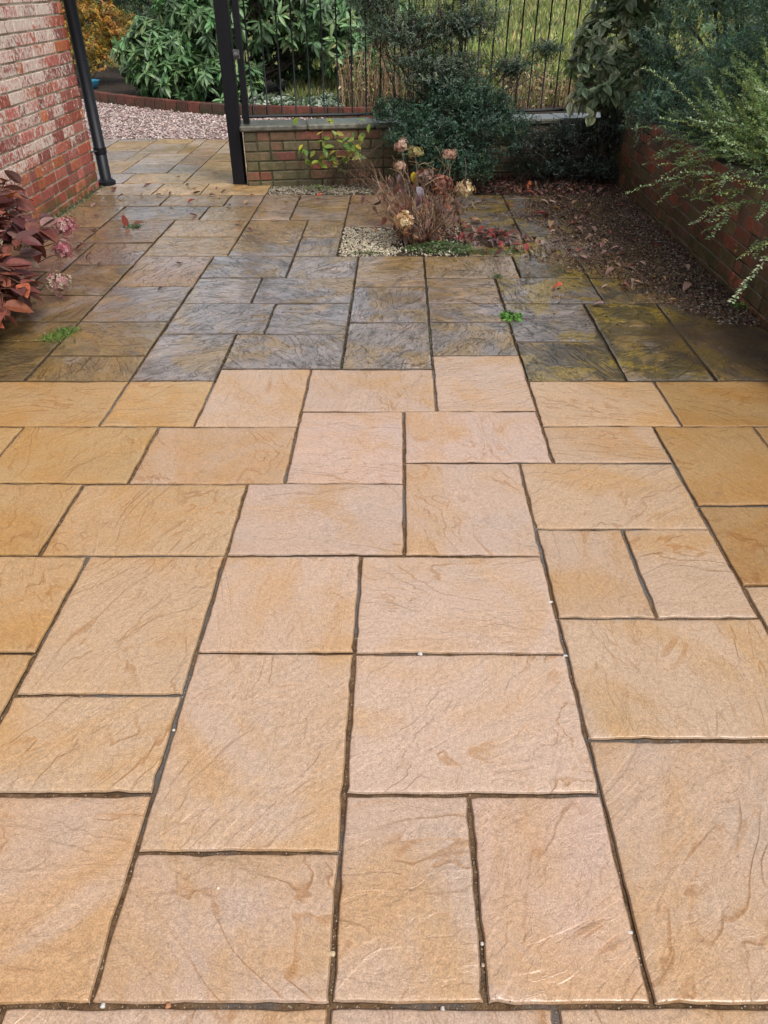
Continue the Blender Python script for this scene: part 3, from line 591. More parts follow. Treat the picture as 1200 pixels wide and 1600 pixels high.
# bushes beyond the gate
shrub('rhododendron', 'large rounded green rhododendron with long drooping leaves behind the brick edging', 'shrub', (-2.7, 13.7, 0),
      [((-3.75, 13.75, .55), (.75, .7, .65)), ((-3.0, 13.9, .85), (.95, .8, .80)), ((-1.95, 13.9, 1.25), (1.15, .9, .70)), ((-.95, 13.5, 1.05), (.65, .6, .5)), ((-3.4, 13.25, .35), (.75, .45, .38)), ((-2.65, 13.0, .30), (.55, .42, .35)), ((-.75, 13.2, .62), (.38, .4, .34)), ((-2.4, 14.4, 1.7), (1.2, .8, .5)), ((-1.4, 15.0, .55), (1.2, .4, .6)), ((-.3, 14.6, .9), (.7, .5, .6))],
      2000, 9, LONG, .19, [(.12, .22, .09), (.15, .25, .12), (.09, .17, .065), (.19, .28, .12), (.06, .12, .045)], M_WAXY, (.12, .25), 16, .03, t0=.8, t1=1., whorl=True, out=.78, droop=.32, low=-.8, up=.5, depth=.14)
shrub('golden_shrub', 'yellow and orange autumn shrub between the brick wall corner and the rhododendron', 'shrub', (-5.7, 15.4, 0),
      [((-5.6, 15.3, .50), (.62, .5, .50)), ((-5.0, 15.6, .80), (.50, .45, .40)), ((-6.2, 15.6, .9), (.6, .5, .35)), ((-5.5, 15.8, 1.1), (.6, .4, .3))],
      1100, 14, BROAD, .045, [(.42, .27, .03), (.36, .24, .03), (.45, .20, .03), (.30, .22, .04), (.20, .17, .04), (.36, .13, .03)], M_DRY, (.15, .35), 14, .012, dirjit=.8, bark=(.16, .09, .05))
for c, lb in (((-7.3, 19.0), 'dark green conifer bush beyond the golden shrub at the upper left'), ((-4.6, 17.6), 'dark blue green evergreen bush standing behind the left end of the rhododendron'), ((-1.2, 17.5), 'dark evergreen tree behind the rhododendron and the middle of the railing')):
    shrub('evergreen_bush', lb, 'bush', (c[0], c[1], 0), [((c[0], c[1], .9), (1.5, 1., .9)), ((c[0]+.5, c[1], 1.9), (1.2, .9, .9)), ((c[0]-.9, c[1], 1.6), (.9, .8, .8))], 1500, 16, NEEDLE, .075, [(.030, .065, .032), (.045, .085, .045), (.02, .045, .025), (.05, .10, .04)], None, (.2, .45), 8, .04, low=-.7)
# low variegated plants in the border behind the railing
for i, (x, y, lb) in enumerate(((-1.9, 12.5, 'silvery variegated ground cover clump nearest the gate post in the border'), (-1.15, 12.35, 'silvery variegated ground cover clump below the dark hollow of the rhododendron'), (-.45, 12.6, 'silvery green ground cover clump beside the orange dead stems'))):
    shrub('ground_cover_plant', lb, 'plant', (x, y, .03), [((x, y, .1), (.42, .35, .14))], 300, 8, BROAD, .05, [(.30, .36, .28), (.42, .46, .38), (.14, .20, .10), (.10, .15, .08)], None, (.06, .14), 8, .004, group='variegated clumps in the border')
shrub('loose_shrub', 'loose light green shrub between the dead stalks and the lawn', 'shrub', (.9, 14.2, 0), [((.7, 14.2, .45), (.6, .4, .4)), ((1.3, 14.4, .35), (.5, .4, .3)), ((.1, 14.8, .7), (.6, .4, .5))], 420, 12, BROAD, .06, [(.16, .24, .06), (.22, .28, .08), (.11, .18, .05), (.28, .22, .07)], None, (.15, .4), 10, .01)
shrub('loose_shrub', 'small light green shrub among the dead stalks near the right end of the railing', 'shrub', (2.2, 13.2, 0), [((2.1, 13.2, .3), (.5, .3, .28)), ((2.8, 13.6, .35), (.4, .4, .3))], 260, 12, BROAD, .06, [(.20, .28, .08), (.26, .32, .11), (.14, .20, .06), (.34, .30, .10)], None, (.15, .4), 8, .01)
shrub('loose_shrub', 'mid green leafy shrub between the rhododendron and the wispy shrub', 'shrub', (-.1, 12.9, 0), [((-.1, 12.9, .5), (.35, .3, .35)), ((.35, 13.0, .35), (.35, .3, .3))], 300, 12, BROAD, .07, [(.12, .24, .07), (.17, .29, .09), (.09, .17, .05)], None, (.15, .35), 8, .01)
def stalks(name, label, cat, c, r, h, n, cols, lean=.10, rad=.006, leafc=None, group=None, k=5):
    o = thing(name, label, cat, (c[0], c[1], 0), group); m = MB()
    a = RNG.uniform(0, 6.28, n); q = np.sqrt(RNG.random(n)); B = np.c_[c[0]+r[0]*q*np.cos(a), c[1]+r[1]*q*np.sin(a), np.zeros(n)]
    H = h*RNG.uniform(.45, 1.05, n); E = B + np.c_[RNG.normal(0, lean, n)*H, RNG.normal(0, lean, n)*H, H]
    P = curve(B, E, k, .0, .03); cc = pick(cols, n, .2)
    tubes(m, P, rad*np.linspace(1, .45, k)[None]*RNG.uniform(.6, 1.3, (n, 1)), 4, np.clip(cc, 0, 1)); m.build('stem', M_BARK, o)
    if leafc:
        f = MB(); j = RNG.integers(0, n, n*5); t = RNG.integers(1, k, n*5)
        instances(f, LONG, P[j, t], nrm(rdir(n*5)*(1, 1, .4) + (0, 0, -.5)), rdir(n*5, .6), RNG.uniform(.03, .09, n*5), np.clip(pick(leafc, n*5, .25), 0, 1)); f.build('foliage', M_DRY, o)
    return o
DRYC = [(.27, .16, .09), (.38, .25, .13), (.20, .11, .07), (.46, .36, .22), (.15, .10, .06), (.22, .24, .09)]
for x, y, rx, h_, lb in ((-.55, 12.3, .35, .85, 'orange brown dead stems just right of the rhododendron behind the railing'), (.05, 11.9, .28, .95, 'rust coloured dead stalks directly behind the tall wispy shrub, left of its middle'), (.8, 12.2, .4, .6, 'reddish dead stalks behind the right half of the wispy shrub'), (1.75, 12.3, .4, .65, 'brown dead stalks in front of the lawn behind the railing'), (2.5, 12.8, .35, .45, 'straw coloured dead stalks at the right end of the railing'), (-.1, 13.6, .4, 1.2, 'tall reddish brown cane clump behind the orange dead stems')):
    stalks('dead_stem_clump', lb, 'dead plant', (x, y), (rx, .3), h_, 120, DRYC, leafc=DRYC+[(.20, .24, .07)], group='clumps of dead stems in the border')
# lawn blades
lw = MB(); n = 80000; yy = 12.8 + RNG.random(n)**1.8*38; P = np.c_[RNG.uniform(-.3, 1, n)*(yy*.32+1.5), yy, -.07 + np.clip(yy-14, 0, 99)*.004]
lc_ = np.array([1 + .55*mnoise.fractal(Vector((x*.55, y*.35, 0)), 1, 2, 4) for x, y in P[:, :2]])[:, None]
instances(lw, NEEDLE, P, rdir(n, 2.2), rdir(n), RNG.uniform(.12, .34, n)*(1+(yy-12)*.04), np.clip(pick([(.24, .28, .09), (.32, .34, .12), (.18, .22, .07), (.40, .36, .17)], n, .2)*lc_, 0, 1))
tag(lw.build('lawn_grass', M_LEAF), 'rough yellow green grass beyond the railing', 'grass', kind='stuff')

# far-off line of trees that closes the view beyond the lawn (one mass)
ft = MB(); bl = [((x, 62 + 5*math.sin(x*.3) + abs(x)*.1, 2.2 + 1.2*math.sin(x*.7)), (3.6, 2.5, 3.0 + 1.2*math.sin(x*1.3))) for x in np.arange(-60, 61, 3.4)]
P, d_, C_ = shell(bl, 9000, .2, -.5, .25); leafy(ft, P, nrm(d_ + RNG.normal(0, .4, d_.shape)), RNG.uniform(.5, 1.2, len(P)), 5, BROAD, .42, [(.05, .085, .035), (.08, .12, .045), (.12, .13, .05), (.035, .06, .03)])
tubes(ft, np.stack([np.array([(b[0][0], b[0][1], z) for b in bl]) for z in (0., 1.5, 3.)], 1), np.array([[.28, .22, .15]]), 6, (.06, .05, .04))
tag(ft.build('far_trees', M_LEAF), 'far line of trees beyond the lawn', 'trees', kind='stuff')

# ---------------- shrubs on the patio side ----------------
shrub('evergreen_shrub', 'dense dark green evergreen shrub at the foot of the low wall behind the dried hydrangea', 'shrub', (.55, 7.25, 0),
      [((.30, 7.28, .42), (.42, .30, .34)), ((.75, 7.3, .50), (.42, .28, .38)), ((.52, 7.2, .25), (.40, .28, .25)), ((.55, 7.4, .72), (.42, .28, .24)), ((.05, 7.5, .62), (.35, .2, .16))],
      3200, 16, TINY, .022, [(.042, .09, .058), (.06, .125, .08), (.028, .062, .042), (.08, .15, .095), (.05, .095, .045)], None, (.10, .22), 16, .008, out=.75, dirjit=.9, depth=.22, bark=(.05, .035, .025))
shrub('wispy_shrub', 'tall airy small leaved shrub with bare stems rising through the middle of the railing', 'shrub', (.42, 7.5, 0),
      [((.05, 7.55, 1.22), (.50, .28, .30)), ((.55, 7.6, 1.28), (.42, .28, .32)), ((.30, 7.5, 1.0), (.50, .25, .22)), ((-.25, 7.6, 1.45), (.3, .25, .22)), ((1.0, 7.65, .98), (.28, .18, .12)), ((1.3, 7.68, 1.12), (.22, .15, .08)), ((.35, 7.6, 1.72), (.55, .3, .25)), ((.35, 7.45, .88), (.42, .25, .24))],
      2900, 18, TINY, .021, [(.08, .12, .085), (.11, .15, .10), (.055, .09, .06), (.13, .16, .10)], None, (.12, .30), 34, .010, out=.8, depth=.4, twig_r=.002, bark=(.07, .055, .045))
shrub('wall_shrub', 'very dark small leaved shrub sprawling over the right half of the low wall', 'shrub', (1.5, 7.75, 0),
      [((1.20, 7.62, .34), (.36, .18, .24)), ((1.65, 7.68, .36), (.36, .2, .26)), ((2.0, 7.7, .42), (.25, .25, .3)), ((1.45, 7.6, .15), (.5, .15, .14)), ((1.9, 7.55, .16), (.3, .2, .16))],
      1100, 15, TINY, .019, [(.028, .05, .036), (.045, .07, .05), (.02, .035, .028)], None, (.12, .28), 14, .007, out=.75, dirjit=1., bark=(.04, .03, .025))
shrub('variegated_shrub', 'grey green shrub with broad pale edged leaves hanging over the right end of the railing', 'shrub', (2.15, 8.05, 0),
      [((1.95, 8.0, 1.05), (.40, .3, .45)), ((1.92, 7.85, .70), (.32, .24, .24)), ((2.15, 8.0, 1.65), (.45, .35, .4)), ((2.25, 7.85, .85), (.32, .25, .35))],
      430, 8, rimmed(leaf_tpl(.50, .14, .30, 4), .62, 1.45), .12, [(.25, .29, .17), (.31, .34, .21), (.17, .22, .12), (.38, .39, .25), (.12, .17, .09)], M_LEAF, (.10, .22), 12, .012, t0=.45, out=.7, droop=.35, whorl=True, depth=.18, low=-.8, bark=(.07, .055, .04))
DK = [(.12, .22, .15), (.17, .29, .19), (.06, .12, .085), (.23, .34, .21), (.11, .17, .14)]
shrub('conifer', 'large dark blue green conifer overhanging the right brick wall beside the pale edged shrub', 'conifer', (3.0, 7.4, .5),
      [((2.55, 7.35, 1.15), (.60, .55, .60)), ((2.75, 7.4, 1.9), (.80, .7, .7)), ((2.35, 7.2, .75), (.34, .45, .30)), ((2.14, 7.15, .66), (.22, .55, .20)), ((3.2, 7.4, 2.7), (.9, .8, .8))],
      4200, 20, NEEDLE, .036, DK, None, (.12, .26), 14, .03, out=.6, dirjit=.7, low=-.9, depth=.22)
shrub('conifer', 'dark green feathery conifer behind the pale green shrub at the right edge', 'conifer', (3.3, 5.9, .5),
      [((2.55, 6.35, .95), (.50, .60, .42)), ((2.85, 6.0, 1.35), (.65, .8, .60)), ((3.1, 5.4, 1.6), (.75, .9, .7)), ((3.1, 5.2, 2.3), (.9, 1., .8)), ((3.4, 3.6, 1.9), (.8, .9, .8)), ((2.6, 5.7, .72), (.38, .6, .22)), ((2.2, 6.25, .68), (.20, .5, .20))],
      5600, 20, NEEDLE, .036, DK, None, (.12, .26), 14, .03, out=.6, dirjit=.7, low=-.9, depth=.22)
# pale honeysuckle-like shrub: long arching sprays of tiny paired leaves
po = thing('pale_shrub', 'pale green shrub with arching sprays of tiny paired leaves spilling over the right brick wall', 'shrub', (2.75, 4.95, .55))
f = MB(); st = MB(); n = 1000
B = np.array((2.52, 5.05, .62)) + RNG.normal(0, 1, (n, 3))*(.16, .46, .12)
a = RNG.uniform(0, 1, n); E = B + np.c_[-RNG.uniform(-.15, .52, n), RNG.uniform(-.75, .70, n), RNG.uniform(-.20, .48, n)]
E[:, 2] -= np.clip(2.3 - E[:, 0], 0, 1)*.12
k = 22; Pc = curve(B, E, k, .06, .015)
tubes(st, Pc, .0022*np.linspace(1, .4, k)[None]*np.ones((n, 1)), 3, (.10, .07, .045)); st.build('stem', M_BARK, po)
fine = np.stack([np.stack([np.interp(np.linspace(.12, 1, 44), np.linspace(0, 1, k), Pc[i, :, c]) for c in range(3)], -1) for i in range(n)])
tg = nrm(np.gradient(fine, axis=1)); sd = nrm(np.cross(tg, np.array([0, 0, 1.]))); up = np.cross(sd, tg)
for sg in (-1, 1):
    az = RNG.normal(0, .5, (n, 44, 1)); s2 = sd*sg*np.cos(az) + up*np.sin(az)
    D = nrm(s2*.85 + tg*.5 + up*.3); lc = pick([(.30, .44, .20), (.38, .52, .27), (.23, .36, .14), (.46, .56, .34), (.40, .48, .16)], n, .14)[:, None]*(1+RNG.normal(0, .1, (n, 44, 1)))
    instances(f, leaf_tpl(.5, .12, .1, 1), fine.reshape(-1, 3), D.reshape(-1, 3), (up+RNG.normal(0, .2, up.shape)).reshape(-1, 3), (.023*RNG.uniform(.7, 1.2, (n, 44))).ravel(), np.clip(lc, 0, 1).reshape(-1, 3))
f.build('foliage', M_LEAF, po)

# small green leaved plant and bare twigs on the face of the back wall
wp = thing('wall_plant', 'young plant with yellow green pointed leaves in front of the low mossy wall', 'plant', (-.62, 7.44, 0))
f = MB(); st = MB(); n = 16
B = np.array((-.55, 7.45, 0)) + RNG.normal(0, 1, (n, 3))*(.10, .02, 0); E = np.c_[RNG.uniform(-.95, -.25, n), RNG.uniform(7.36, 7.5, n), RNG.uniform(.22, .62, n)]
P = curve(B, E, 7, .1, .05); tubes(st, P, .003*np.linspace(1, .4, 7)[None]*np.ones((n, 1)), 4, (.09, .05, .035)); st.build('stem', M_BARK, wp)
j = RNG.integers(0, n, 64); t = RNG.integers(3, 7, 64); instances(f, BROAD, P[j, t], nrm(rdir(64)*(1, .6, .5) + (0, -.4, -.15)), nrm(rdir(64)*.5 + (0, -.5, .8)), RNG.uniform(.05, .105, 64), pick([(.20, .30, .05), (.28, .36, .06), (.12, .22, .05), (.38, .34, .05)], 64, .15))
f.build('foliage', M_LEAF, wp)
tw = thing('bare_twig_bush', 'leafless dark twiggy bush against the wall between the young plant and the evergreen', 'bush', (-.3, 7.42, 0)); st = MB(); n = 46
B = np.array((-.3, 7.42, 0)) + RNG.normal(0, 1, (n, 3))*(.10, .03, 0); E = np.c_[RNG.uniform(-.65, .05, n), RNG.uniform(7.25, 7.42, n), RNG.uniform(.12, .5, n)]
P = curve(B, E, 7, .08, .06); tubes(st, P, .0028*np.linspace(1, .4, 7)[None]*np.ones((n, 1)), 4, np.clip(pick([(.08, .05, .035), (.14, .10, .06)], n, .2), 0, 1)); st.build('stem', M_BARK, tw)

# dried hydrangea in the gravel pocket
hy = thing('dried_hydrangea', 'dried brown hydrangea with faded flower heads in the cream gravel pocket', 'shrub', (.17, 5.62, 0))
st = MB(); n = 150; a = RNG.uniform(0, 6.28, n); r = np.sqrt(RNG.random(n))
B = np.c_[.17 + .10*r*np.cos(a), 5.62 + .08*r*np.sin(a), np.full(n, -.01)]; H = RNG.uniform(.18, .52, n)
E = B + np.c_[np.cos(a)*r*.30 - .03, np.sin(a)*r*.2 + .05, H]
P = curve(B, E, 6, .0, .05); tubes(st, P, .0032*np.linspace(1, .45, 6)[None]*RNG.uniform(.6, 1.2, (n, 1)), 4, np.clip(pick([(.16, .085, .05), (.26, .15, .09), (.10, .05, .04), (.34, .22, .14)], n, .2), 0, 1))
# fine dead twigs on the left side
m = 170; j = RNG.integers(0, n, m); t = RNG.integers(2, 6, m); e2 = P[j, t] + np.c_[RNG.normal(-.05, .07, m), RNG.normal(0, .04, m), RNG.uniform(.02, .16, m)]
tubes(st, curve(P[j, t], e2, 4, .05, .06), .0014, 3, np.clip(pick([(.34, .22, .14), (.45, .32, .21), (.22, .12, .08)], m, .2), 0, 1)); st.build('stem', M_BARK, hy)
f = MB(); m = 270; j = RNG.integers(0, n, m); t = RNG.integers(1, 6, m)
instances(f, leaf_tpl(.5, .25, .55, 3), P[j, t], nrm(rdir(m)*(1, 1, .3) + (0, -.2, -.7)), rdir(m, .5), RNG.uniform(.03, .08, m), np.clip(pick([(.15, .045, .035), (.24, .075, .045), (.30, .13, .07), (.10, .055, .05), (.24, .15, .12), (.07, .03, .03), (.34, .20, .12)], m, .22), 0, 1)); f.build('foliage', M_DRY, hy)
FLOR = []
def floret(): # four rounded petals
    V = [(0, 0, 0)]; F = []
    for q in range(4):
        a = q*math.pi/2; c, s = math.cos(a), math.sin(a)
        b = len(V)
        for x, y, z in ((-.28, .32, .10), (-.16, .55, .16), (.16, .55, .16), (.28, .32, .10)): V.append((x*c - y*s, x*s + y*c, z))
        F.append((0, b+3, b+2, b+1)); F.append((0, b+1, b, 0)) if False else None
    return np.array(V), None, np.array([ff for ff in F if ff])
FL = floret()
def flower_head(par, c, r, cols, n=90, sz=.02, flat=.75, stem_from=None, mat=None):
    n = int(n*1.9); m = MB(); d = rdir(n, .25); c = np.array(c, float); P = c + d*r*np.array((1, 1, flat))*RNG.uniform(.6, 1.06, (n, 1))*(1 + .22*np.sin(d[:, :1]*4 + c[0]*30) + .14*np.cos(d[:, 1:2]*5 + c[1]*20))
    V, F3, F4 = FL; tpl = (np.c_[V[:, 0], V[:, 1], V[:, 2]], None, F4)
    T = nrm(np.cross(d, rdir(n))); instances(m, tpl, P, T, d, sz*RNG.uniform(.6, 1.45, n), np.clip(pick(cols, n, .14), 0, 1))
    tubes(m, curve(np.repeat(c[None], 14, 0) - (0, 0, r*.7), P[:14], 3, 0, 0), .0012, 3, (.2, .12, .07))
    if stem_from is not None: tubes(m, curve(np.array([stem_from], float), c[None] - (0, 0, r*.3), 5, .02, .04), .0032, 5, (.16, .13, .08))
    return m.build('flower_head', mat or M_PETAL, par)
CR = [(.62, .50, .30), (.72, .60, .40), (.52, .36, .20), (.60, .38, .22)]; PKB = [(.56, .36, .29), (.64, .45, .37), (.48, .26, .20)]
flower_head(hy, (.04, 5.42, .20), .078, [(.66, .46, .26), (.70, .55, .36), (.60, .33, .18)], 110, .022)
flower_head(hy, (.48, 5.70, .35), .085, CR, 120, .019, .6, (.40, 5.74, .05))
flower_head(hy, (.02, 5.9, .60), .048, PKB, 60, .02, 1.0, (.10, 5.7, .25)); flower_head(hy, (.12, 5.86, .57), .050, [(.36, .30, .13), (.42, .35, .18)], 60, .02, .7, (.14, 5.7, .25))
flower_head(hy, (.37, 5.9, .55), .045, PKB, 60, .019, .7, (.26, 5.7, .25)); flower_head(hy, (.01, 5.85, .48), .045, PKB, 50, .019, .6, (.10, 5.7, .2))
flower_head(hy, (.32, 5.72, .38), .085, [(.30, .10, .07), (.36, .14, .09), (.22, .08, .06)], 120, .022, .7, (.2, 5.65, .1)); flower_head(hy, (.19, 5.8, .42), .065, [(.28, .17, .14), (.34, .22, .18)], 80, .02, .7, (.18, 5.65, .1))
for hp, hd, hn, hs, hc in (((.13, 5.55, .40), (.5, -.4, -.5), (0, -.5, 1), .10, (.24, .21, .25)), ((.16, 5.53, .36), (-.1, -.4, -.8), (0, -1, .2), .09, (.15, .08, .10)), ((.11, 5.8, .45), (0, -.3, -.9), (0, -1, .2), .075, (.50, .36, .03))):
    f = MB(); instances(f, leaf_tpl(.6, .2, .8, 4), np.array([hp]), np.array([hd], float), np.array([hn], float), np.array([hs]), np.array([hc])); f.build('hanging_leaf', M_DRY, hy)
# green creeper around its foot
def creeper(name, label, cat, c, r, n, size, cols, hmax=.05, group=None, tpl=BROAD, up=1.2):
    c = np.array(c, float); o = thing(name, label, cat, tuple(c), group); m = MB(); a = RNG.uniform(0, 6.28, n); q = np.sqrt(RNG.random(n))
    P = c + np.c_[r[0]*q*np.cos(a), r[1]*q*np.sin(a), RNG.uniform(0, hmax, n)*(1.1-q)]; instances(m, tpl, P, nrm(rdir(n)*(1, 1, .35) + (0, 0, .25)), rdir(n, up), size*RNG.uniform(.6, 1.3, n), np.clip(pick(cols, n, .2), 0, 1)); m.build('foliage', M_LEAF, o)
    s = MB(); k = min(40, n); tubes(s, curve(np.repeat(c[None], k, 0) + RNG.normal(0, .01, (k, 3))*(1, 1, 0), P[:k], 4, .1, .05), .0009, 3, (.09, .10, .04)); s.build('stem', M_BARK, o); return o
GR = [(.09, .17, .05), (.13, .23, .06), (.06, .11, .04), (.10, .13, .06)]
creeper('creeping_plant', 'low green creeping plant around the foot of the dried hydrangea', 'plant', (.30, 5.45, 0), (.26, .13), 620, .020, GR, .06)
creeper('creeping_plant', 'thin green creeping plant at the right end of the gravel pocket, below the leaf heap', 'plant', (.62, 5.36, 0), (.24, .05), 260, .014, GR, .03)
creeper('weed', 'bright green round leaved weed in the joint near the middle of the patio', 'weed', (.655, 4.12, 0), (.065, .05), 120, .028, [(.11, .27, .045), (.15, .32, .06), (.08, .20, .04)], .04)
creeper('weed', 'small weed growing out of the foot of the right brick wall beside the dark puddle', 'weed', (2.02, 4.25, .0), (.05, .07), 60, .022, [(.15, .30, .05), (.10, .22, .04)], .09)
creeper('weed', 'tiny weed in the joint behind the bright green one', 'weed', (.66, 4.84, 0), (.035, .05), 40, .014, GR, .02)
creeper('weed', 'weed in the short joint to the right of the red leaf heap', 'weed', (.86, 5.42, 0), (.05, .10), 110, .014, GR, .03)
creeper('weed', 'blue green weed in a joint of the left slabs below the tall brick wall', 'weed', (-2.10, 6.0, 0), (.07, .05), 90, .02, [(.12, .22, .12), (.16, .27, .15)], .04)
creeper('weed', 'yellow green weed in the gravel strip under the low mossy wall', 'weed', (-.74, 7.33, 0), (.14, .05), 120, .016, [(.17, .27, .07), (.11, .19, .05)], .04)
creeper('weed', 'sprig of weed on the near edge of the cream gravel', 'weed', (-.22, 5.33, 0), (.12, .03), 60, .012, GR, .02)
m = MB(); n = 330; P = np.c_[np.full(n, -2.80) + RNG.uniform(-.02, .05, n), 5.55 + RNG.random(n)*1.8, RNG.uniform(-.01, .02, n)]; instances(m, BROAD, P, rdir(n, .5), rdir(n, 1.), RNG.uniform(.012, .028, n), np.clip(pick([(.10, .16, .09), (.13, .20, .10), (.08, .11, .05)], n, .2), 0, 1))
tag(m.build('moss', M_LEAF), 'line of moss and tiny weeds where the tall brick wall meets the slabs', 'moss', kind='stuff')
m = MB(); n = 420; P = np.c_[-1.845 + RNG.uniform(-.06, .06, n), 3.80 + RNG.uniform(-.09, .09, n), np.zeros(n)]; P[:, 0] += (P[:, 1]-3.8)*.4
go = thing('grass_tuft', 'bright green tuft of grass in the joint below the red leaved hydrangea', 'grass', (-1.845, 3.8, 0))
instances(m, diamond(.10, .1, .25), P, rdir(n, 1.1), rdir(n), RNG.uniform(.015, .048, n), np.clip(pick([(.12, .24, .045), (.17, .29, .06), (.09, .17, .04)], n, .2), 0, 1)); m.build('blades', M_LEAF, go)

# red leaved hydrangea at the left edge
rh = thing('hydrangea', 'hydrangea with wine red leaves and pink flower heads below the tall brick wall', 'shrub', (-2.55, 4.35, 0))
BIG = leaf_tpl(.58, .13, .28, 7); f = MB(); st = MB(); n = 125
B = np.array((-2.6, 4.35, 0)) + RNG.normal(0, 1, (n, 3))*(.08, .16, 0)
P0, d, C = shell([((-2.48, 4.45, .27), (.44, .55, .25)), ((-2.34, 3.88, .19), (.36, .40, .19), 1.6), ((-2.20, 3.80, .13), (.22, .32, .13), 2.), ((-2.55, 4.9, .36), (.36, .34, .24), 1.4)], n, .5, -.2, .1)
Pc = curve(B, P0, 6, .1, .04); tubes(st, Pc, .005*np.linspace(1, .5, 6)[None]*np.ones((n, 1)), 5, (.12, .06, .04)); st.build('stem', M_BARK, rh)
per = 7; tp = RNG.uniform(.55, 1., (n, per)); i5 = np.clip((tp*5), 0, 4.99); i0 = i5.astype(int); fr = (i5-i0)[..., None]
P = Pc[np.arange(n)[:, None], i0]*(1-fr) + Pc[np.arange(n)[:, None], i0+1]*fr
az = RNG.uniform(0, 6.28, (n, 1)) + np.arange(per)[None]*1.57 + RNG.normal(0, .3, (n, per))
D = np.stack([np.cos(az), np.sin(az), RNG.normal(-.30, .35, (n, per))], -1) + d[:, None]*.7; N = np.stack([RNG.normal(0, .35, (n, per)), RNG.normal(-.15, .35, (n, per)), np.ones((n, per))], -1)
lc = pick([(.17, .050, .036), (.13, .040, .036), (.24, .085, .055), (.09, .026, .026), (.16, .075, .065), (.27, .08, .035), (.22, .12, .10)], n*per, .2)
P = P.reshape(-1, 3); D = nrm(D.reshape(-1, 3)); N = N.reshape(-1, 3); ls = RNG.uniform(.08, .155, n*per)
heads = np.array([(-2.12, 4.80, .31), (-2.08, 4.62, .22), (-2.02, 4.34, .11)]); eye = nrm(np.array((0, 0, 1.58)) - heads)
ok = np.ones(len(P), bool)      # leaves part round the flower heads
for hd_, ey_ in zip(heads, eye):
    for q in (.35, .8):
        for s_ in (0, .09): ok &= np.linalg.norm(P + D*ls[:, None]*q - (hd_ + ey_*s_), axis=1) > .085
instances(f, BIG, P[ok], D[ok], N[ok], ls[ok], np.clip(lc[ok], 0, 1)); f.build('foliage', mat_leaf('red_leaf', .5, .12, spec=.35), rh)
PK = [(.46, .12, .17), (.54, .22, .25), (.36, .08, .12), (.52, .33, .30)]; PK2 = [(.46, .26, .25), (.54, .40, .32), (.34, .17, .16), (.46, .38, .27)]
flower_head(rh, (-2.12, 4.80, .31), .072, PK, 110, .021, .9, (-2.4, 4.6, .1)); flower_head(rh, (-2.08, 4.62, .22), .060, PK, 90, .021, .9, (-2.4, 4.5, .1))
flower_head(rh, (-2.02, 4.34, .11), .075, PK2 + PK[1:2], 120, .021, .9, (-2.4, 4.3, .05)); flower_head(rh, (-2.30, 4.62, .22), .055, [(.40, .36, .22), (.48, .42, .28), (.36, .25, .18)], 70, .02, .8, (-2.45, 4.4, .1))
flower_head(rh, (-2.42, 4.45, .32), .055, [(.40, .36, .22), (.46, .38, .26)], 70, .02, .8, (-2.5, 4.4, .1))

# blue bowl by the golden shrub
bo = thing('bowl', 'small blue glazed bowl on the soil under the golden shrub', 'bowl', (-5.42, 14.75, .03))
m = MB(); prof = [(.07, 0), (.10, .01), (.14, .06), (.165, .12), (.172, .135), (.160, .135), (.13, .07), (.08, .03), (.0, .028)]
k = 28; an = np.arange(k)*2*math.pi/k; V = np.array([(-5.42 + r*math.cos(t), 14.75 + r*math.sin(t), .03 + z) for r, z in prof for t in an]); idx = np.arange(len(V)).reshape(len(prof), k)
F = np.stack([idx[:-1], np.roll(idx[:-1], -1, 1), np.roll(idx[1:], -1, 1), idx[1:]], -1).reshape(-1, 4)
m.add(V, F, (.04, .22, .34)); m.build('body', mat_tint('blue_glaze', .2, 12., .2), bo, True)

# ---------------- puddle, leaf litter, fallen leaves, pebbles ----------------
def blob_sheet(name, pts, z, mat, label=None, kind='structure'):
    c = np.mean(pts, axis=0); m = MB(); n = 96; an = np.linspace(0, 2*math.pi, n, endpoint=False)
    pa = np.array(pts) - c; pang = np.arctan2(pa[:, 1], pa[:, 0]); pr = np.hypot(pa[:, 0], pa[:, 1]); o = np.argsort(pang)
    r = np.interp(an, np.r_[pang[o]-2*math.pi, pang[o], pang[o]+2*math.pi, pang[o]+4*math.pi], np.tile(pr[o], 4)); r = r*(1 + .03*np.sin(an*9) + .02*np.sin(an*17+1))
    fs = (0.02, .5, .75, 1.); V = [(c[0]+ri*f_*math.cos(t), c[1]+ri*f_*math.sin(t), z) for f_ in fs for ri, t in zip(r, an)]; T = np.repeat([1., 1., .75, 0.], n)[:, None]*np.ones(3)
    F = [(q*n+i, q*n+(i+1) % n, (q+1)*n+(i+1) % n, (q+1)*n+i) for q in range(3) for i in range(n)]; return tag(m.add(V, F, T).build(name, mat), kind=kind)
wn = NT('muddy_water'); wn.fin((.08, .055, .034), .06, wn.bump(wn.noise(pos(wn), 6., 2.), .002), .5); gl = wn.N('ShaderNodeBsdfTransparent'); wn.S(gl, 0, (1, 1, 1, 1)); mx = wn.N('ShaderNodeMixShader'); wn.S(mx, 0, wn.math('MULTIPLY', wn.attr('tint').outputs['Fac'], wn.ramp(wn.noise(pos(wn), 2.2, 3.), .36, .56, .75, .4))); wn.t.links.new(gl.outputs[0], mx.inputs[1]); wn.t.links.new(wn.b.outputs[0], mx.inputs[2]); wn.t.links.new(mx.outputs[0], wn.out.inputs[0])
blob_sheet('puddle_water', [(1.45, 3.42), (1.30, 3.75), (1.42, 4.05), (1.62, 4.28), (1.9, 4.33), (2.03, 4.15), (2.04, 3.3), (1.98, 2.95), (1.75, 3.25)], .0035, wn.m)
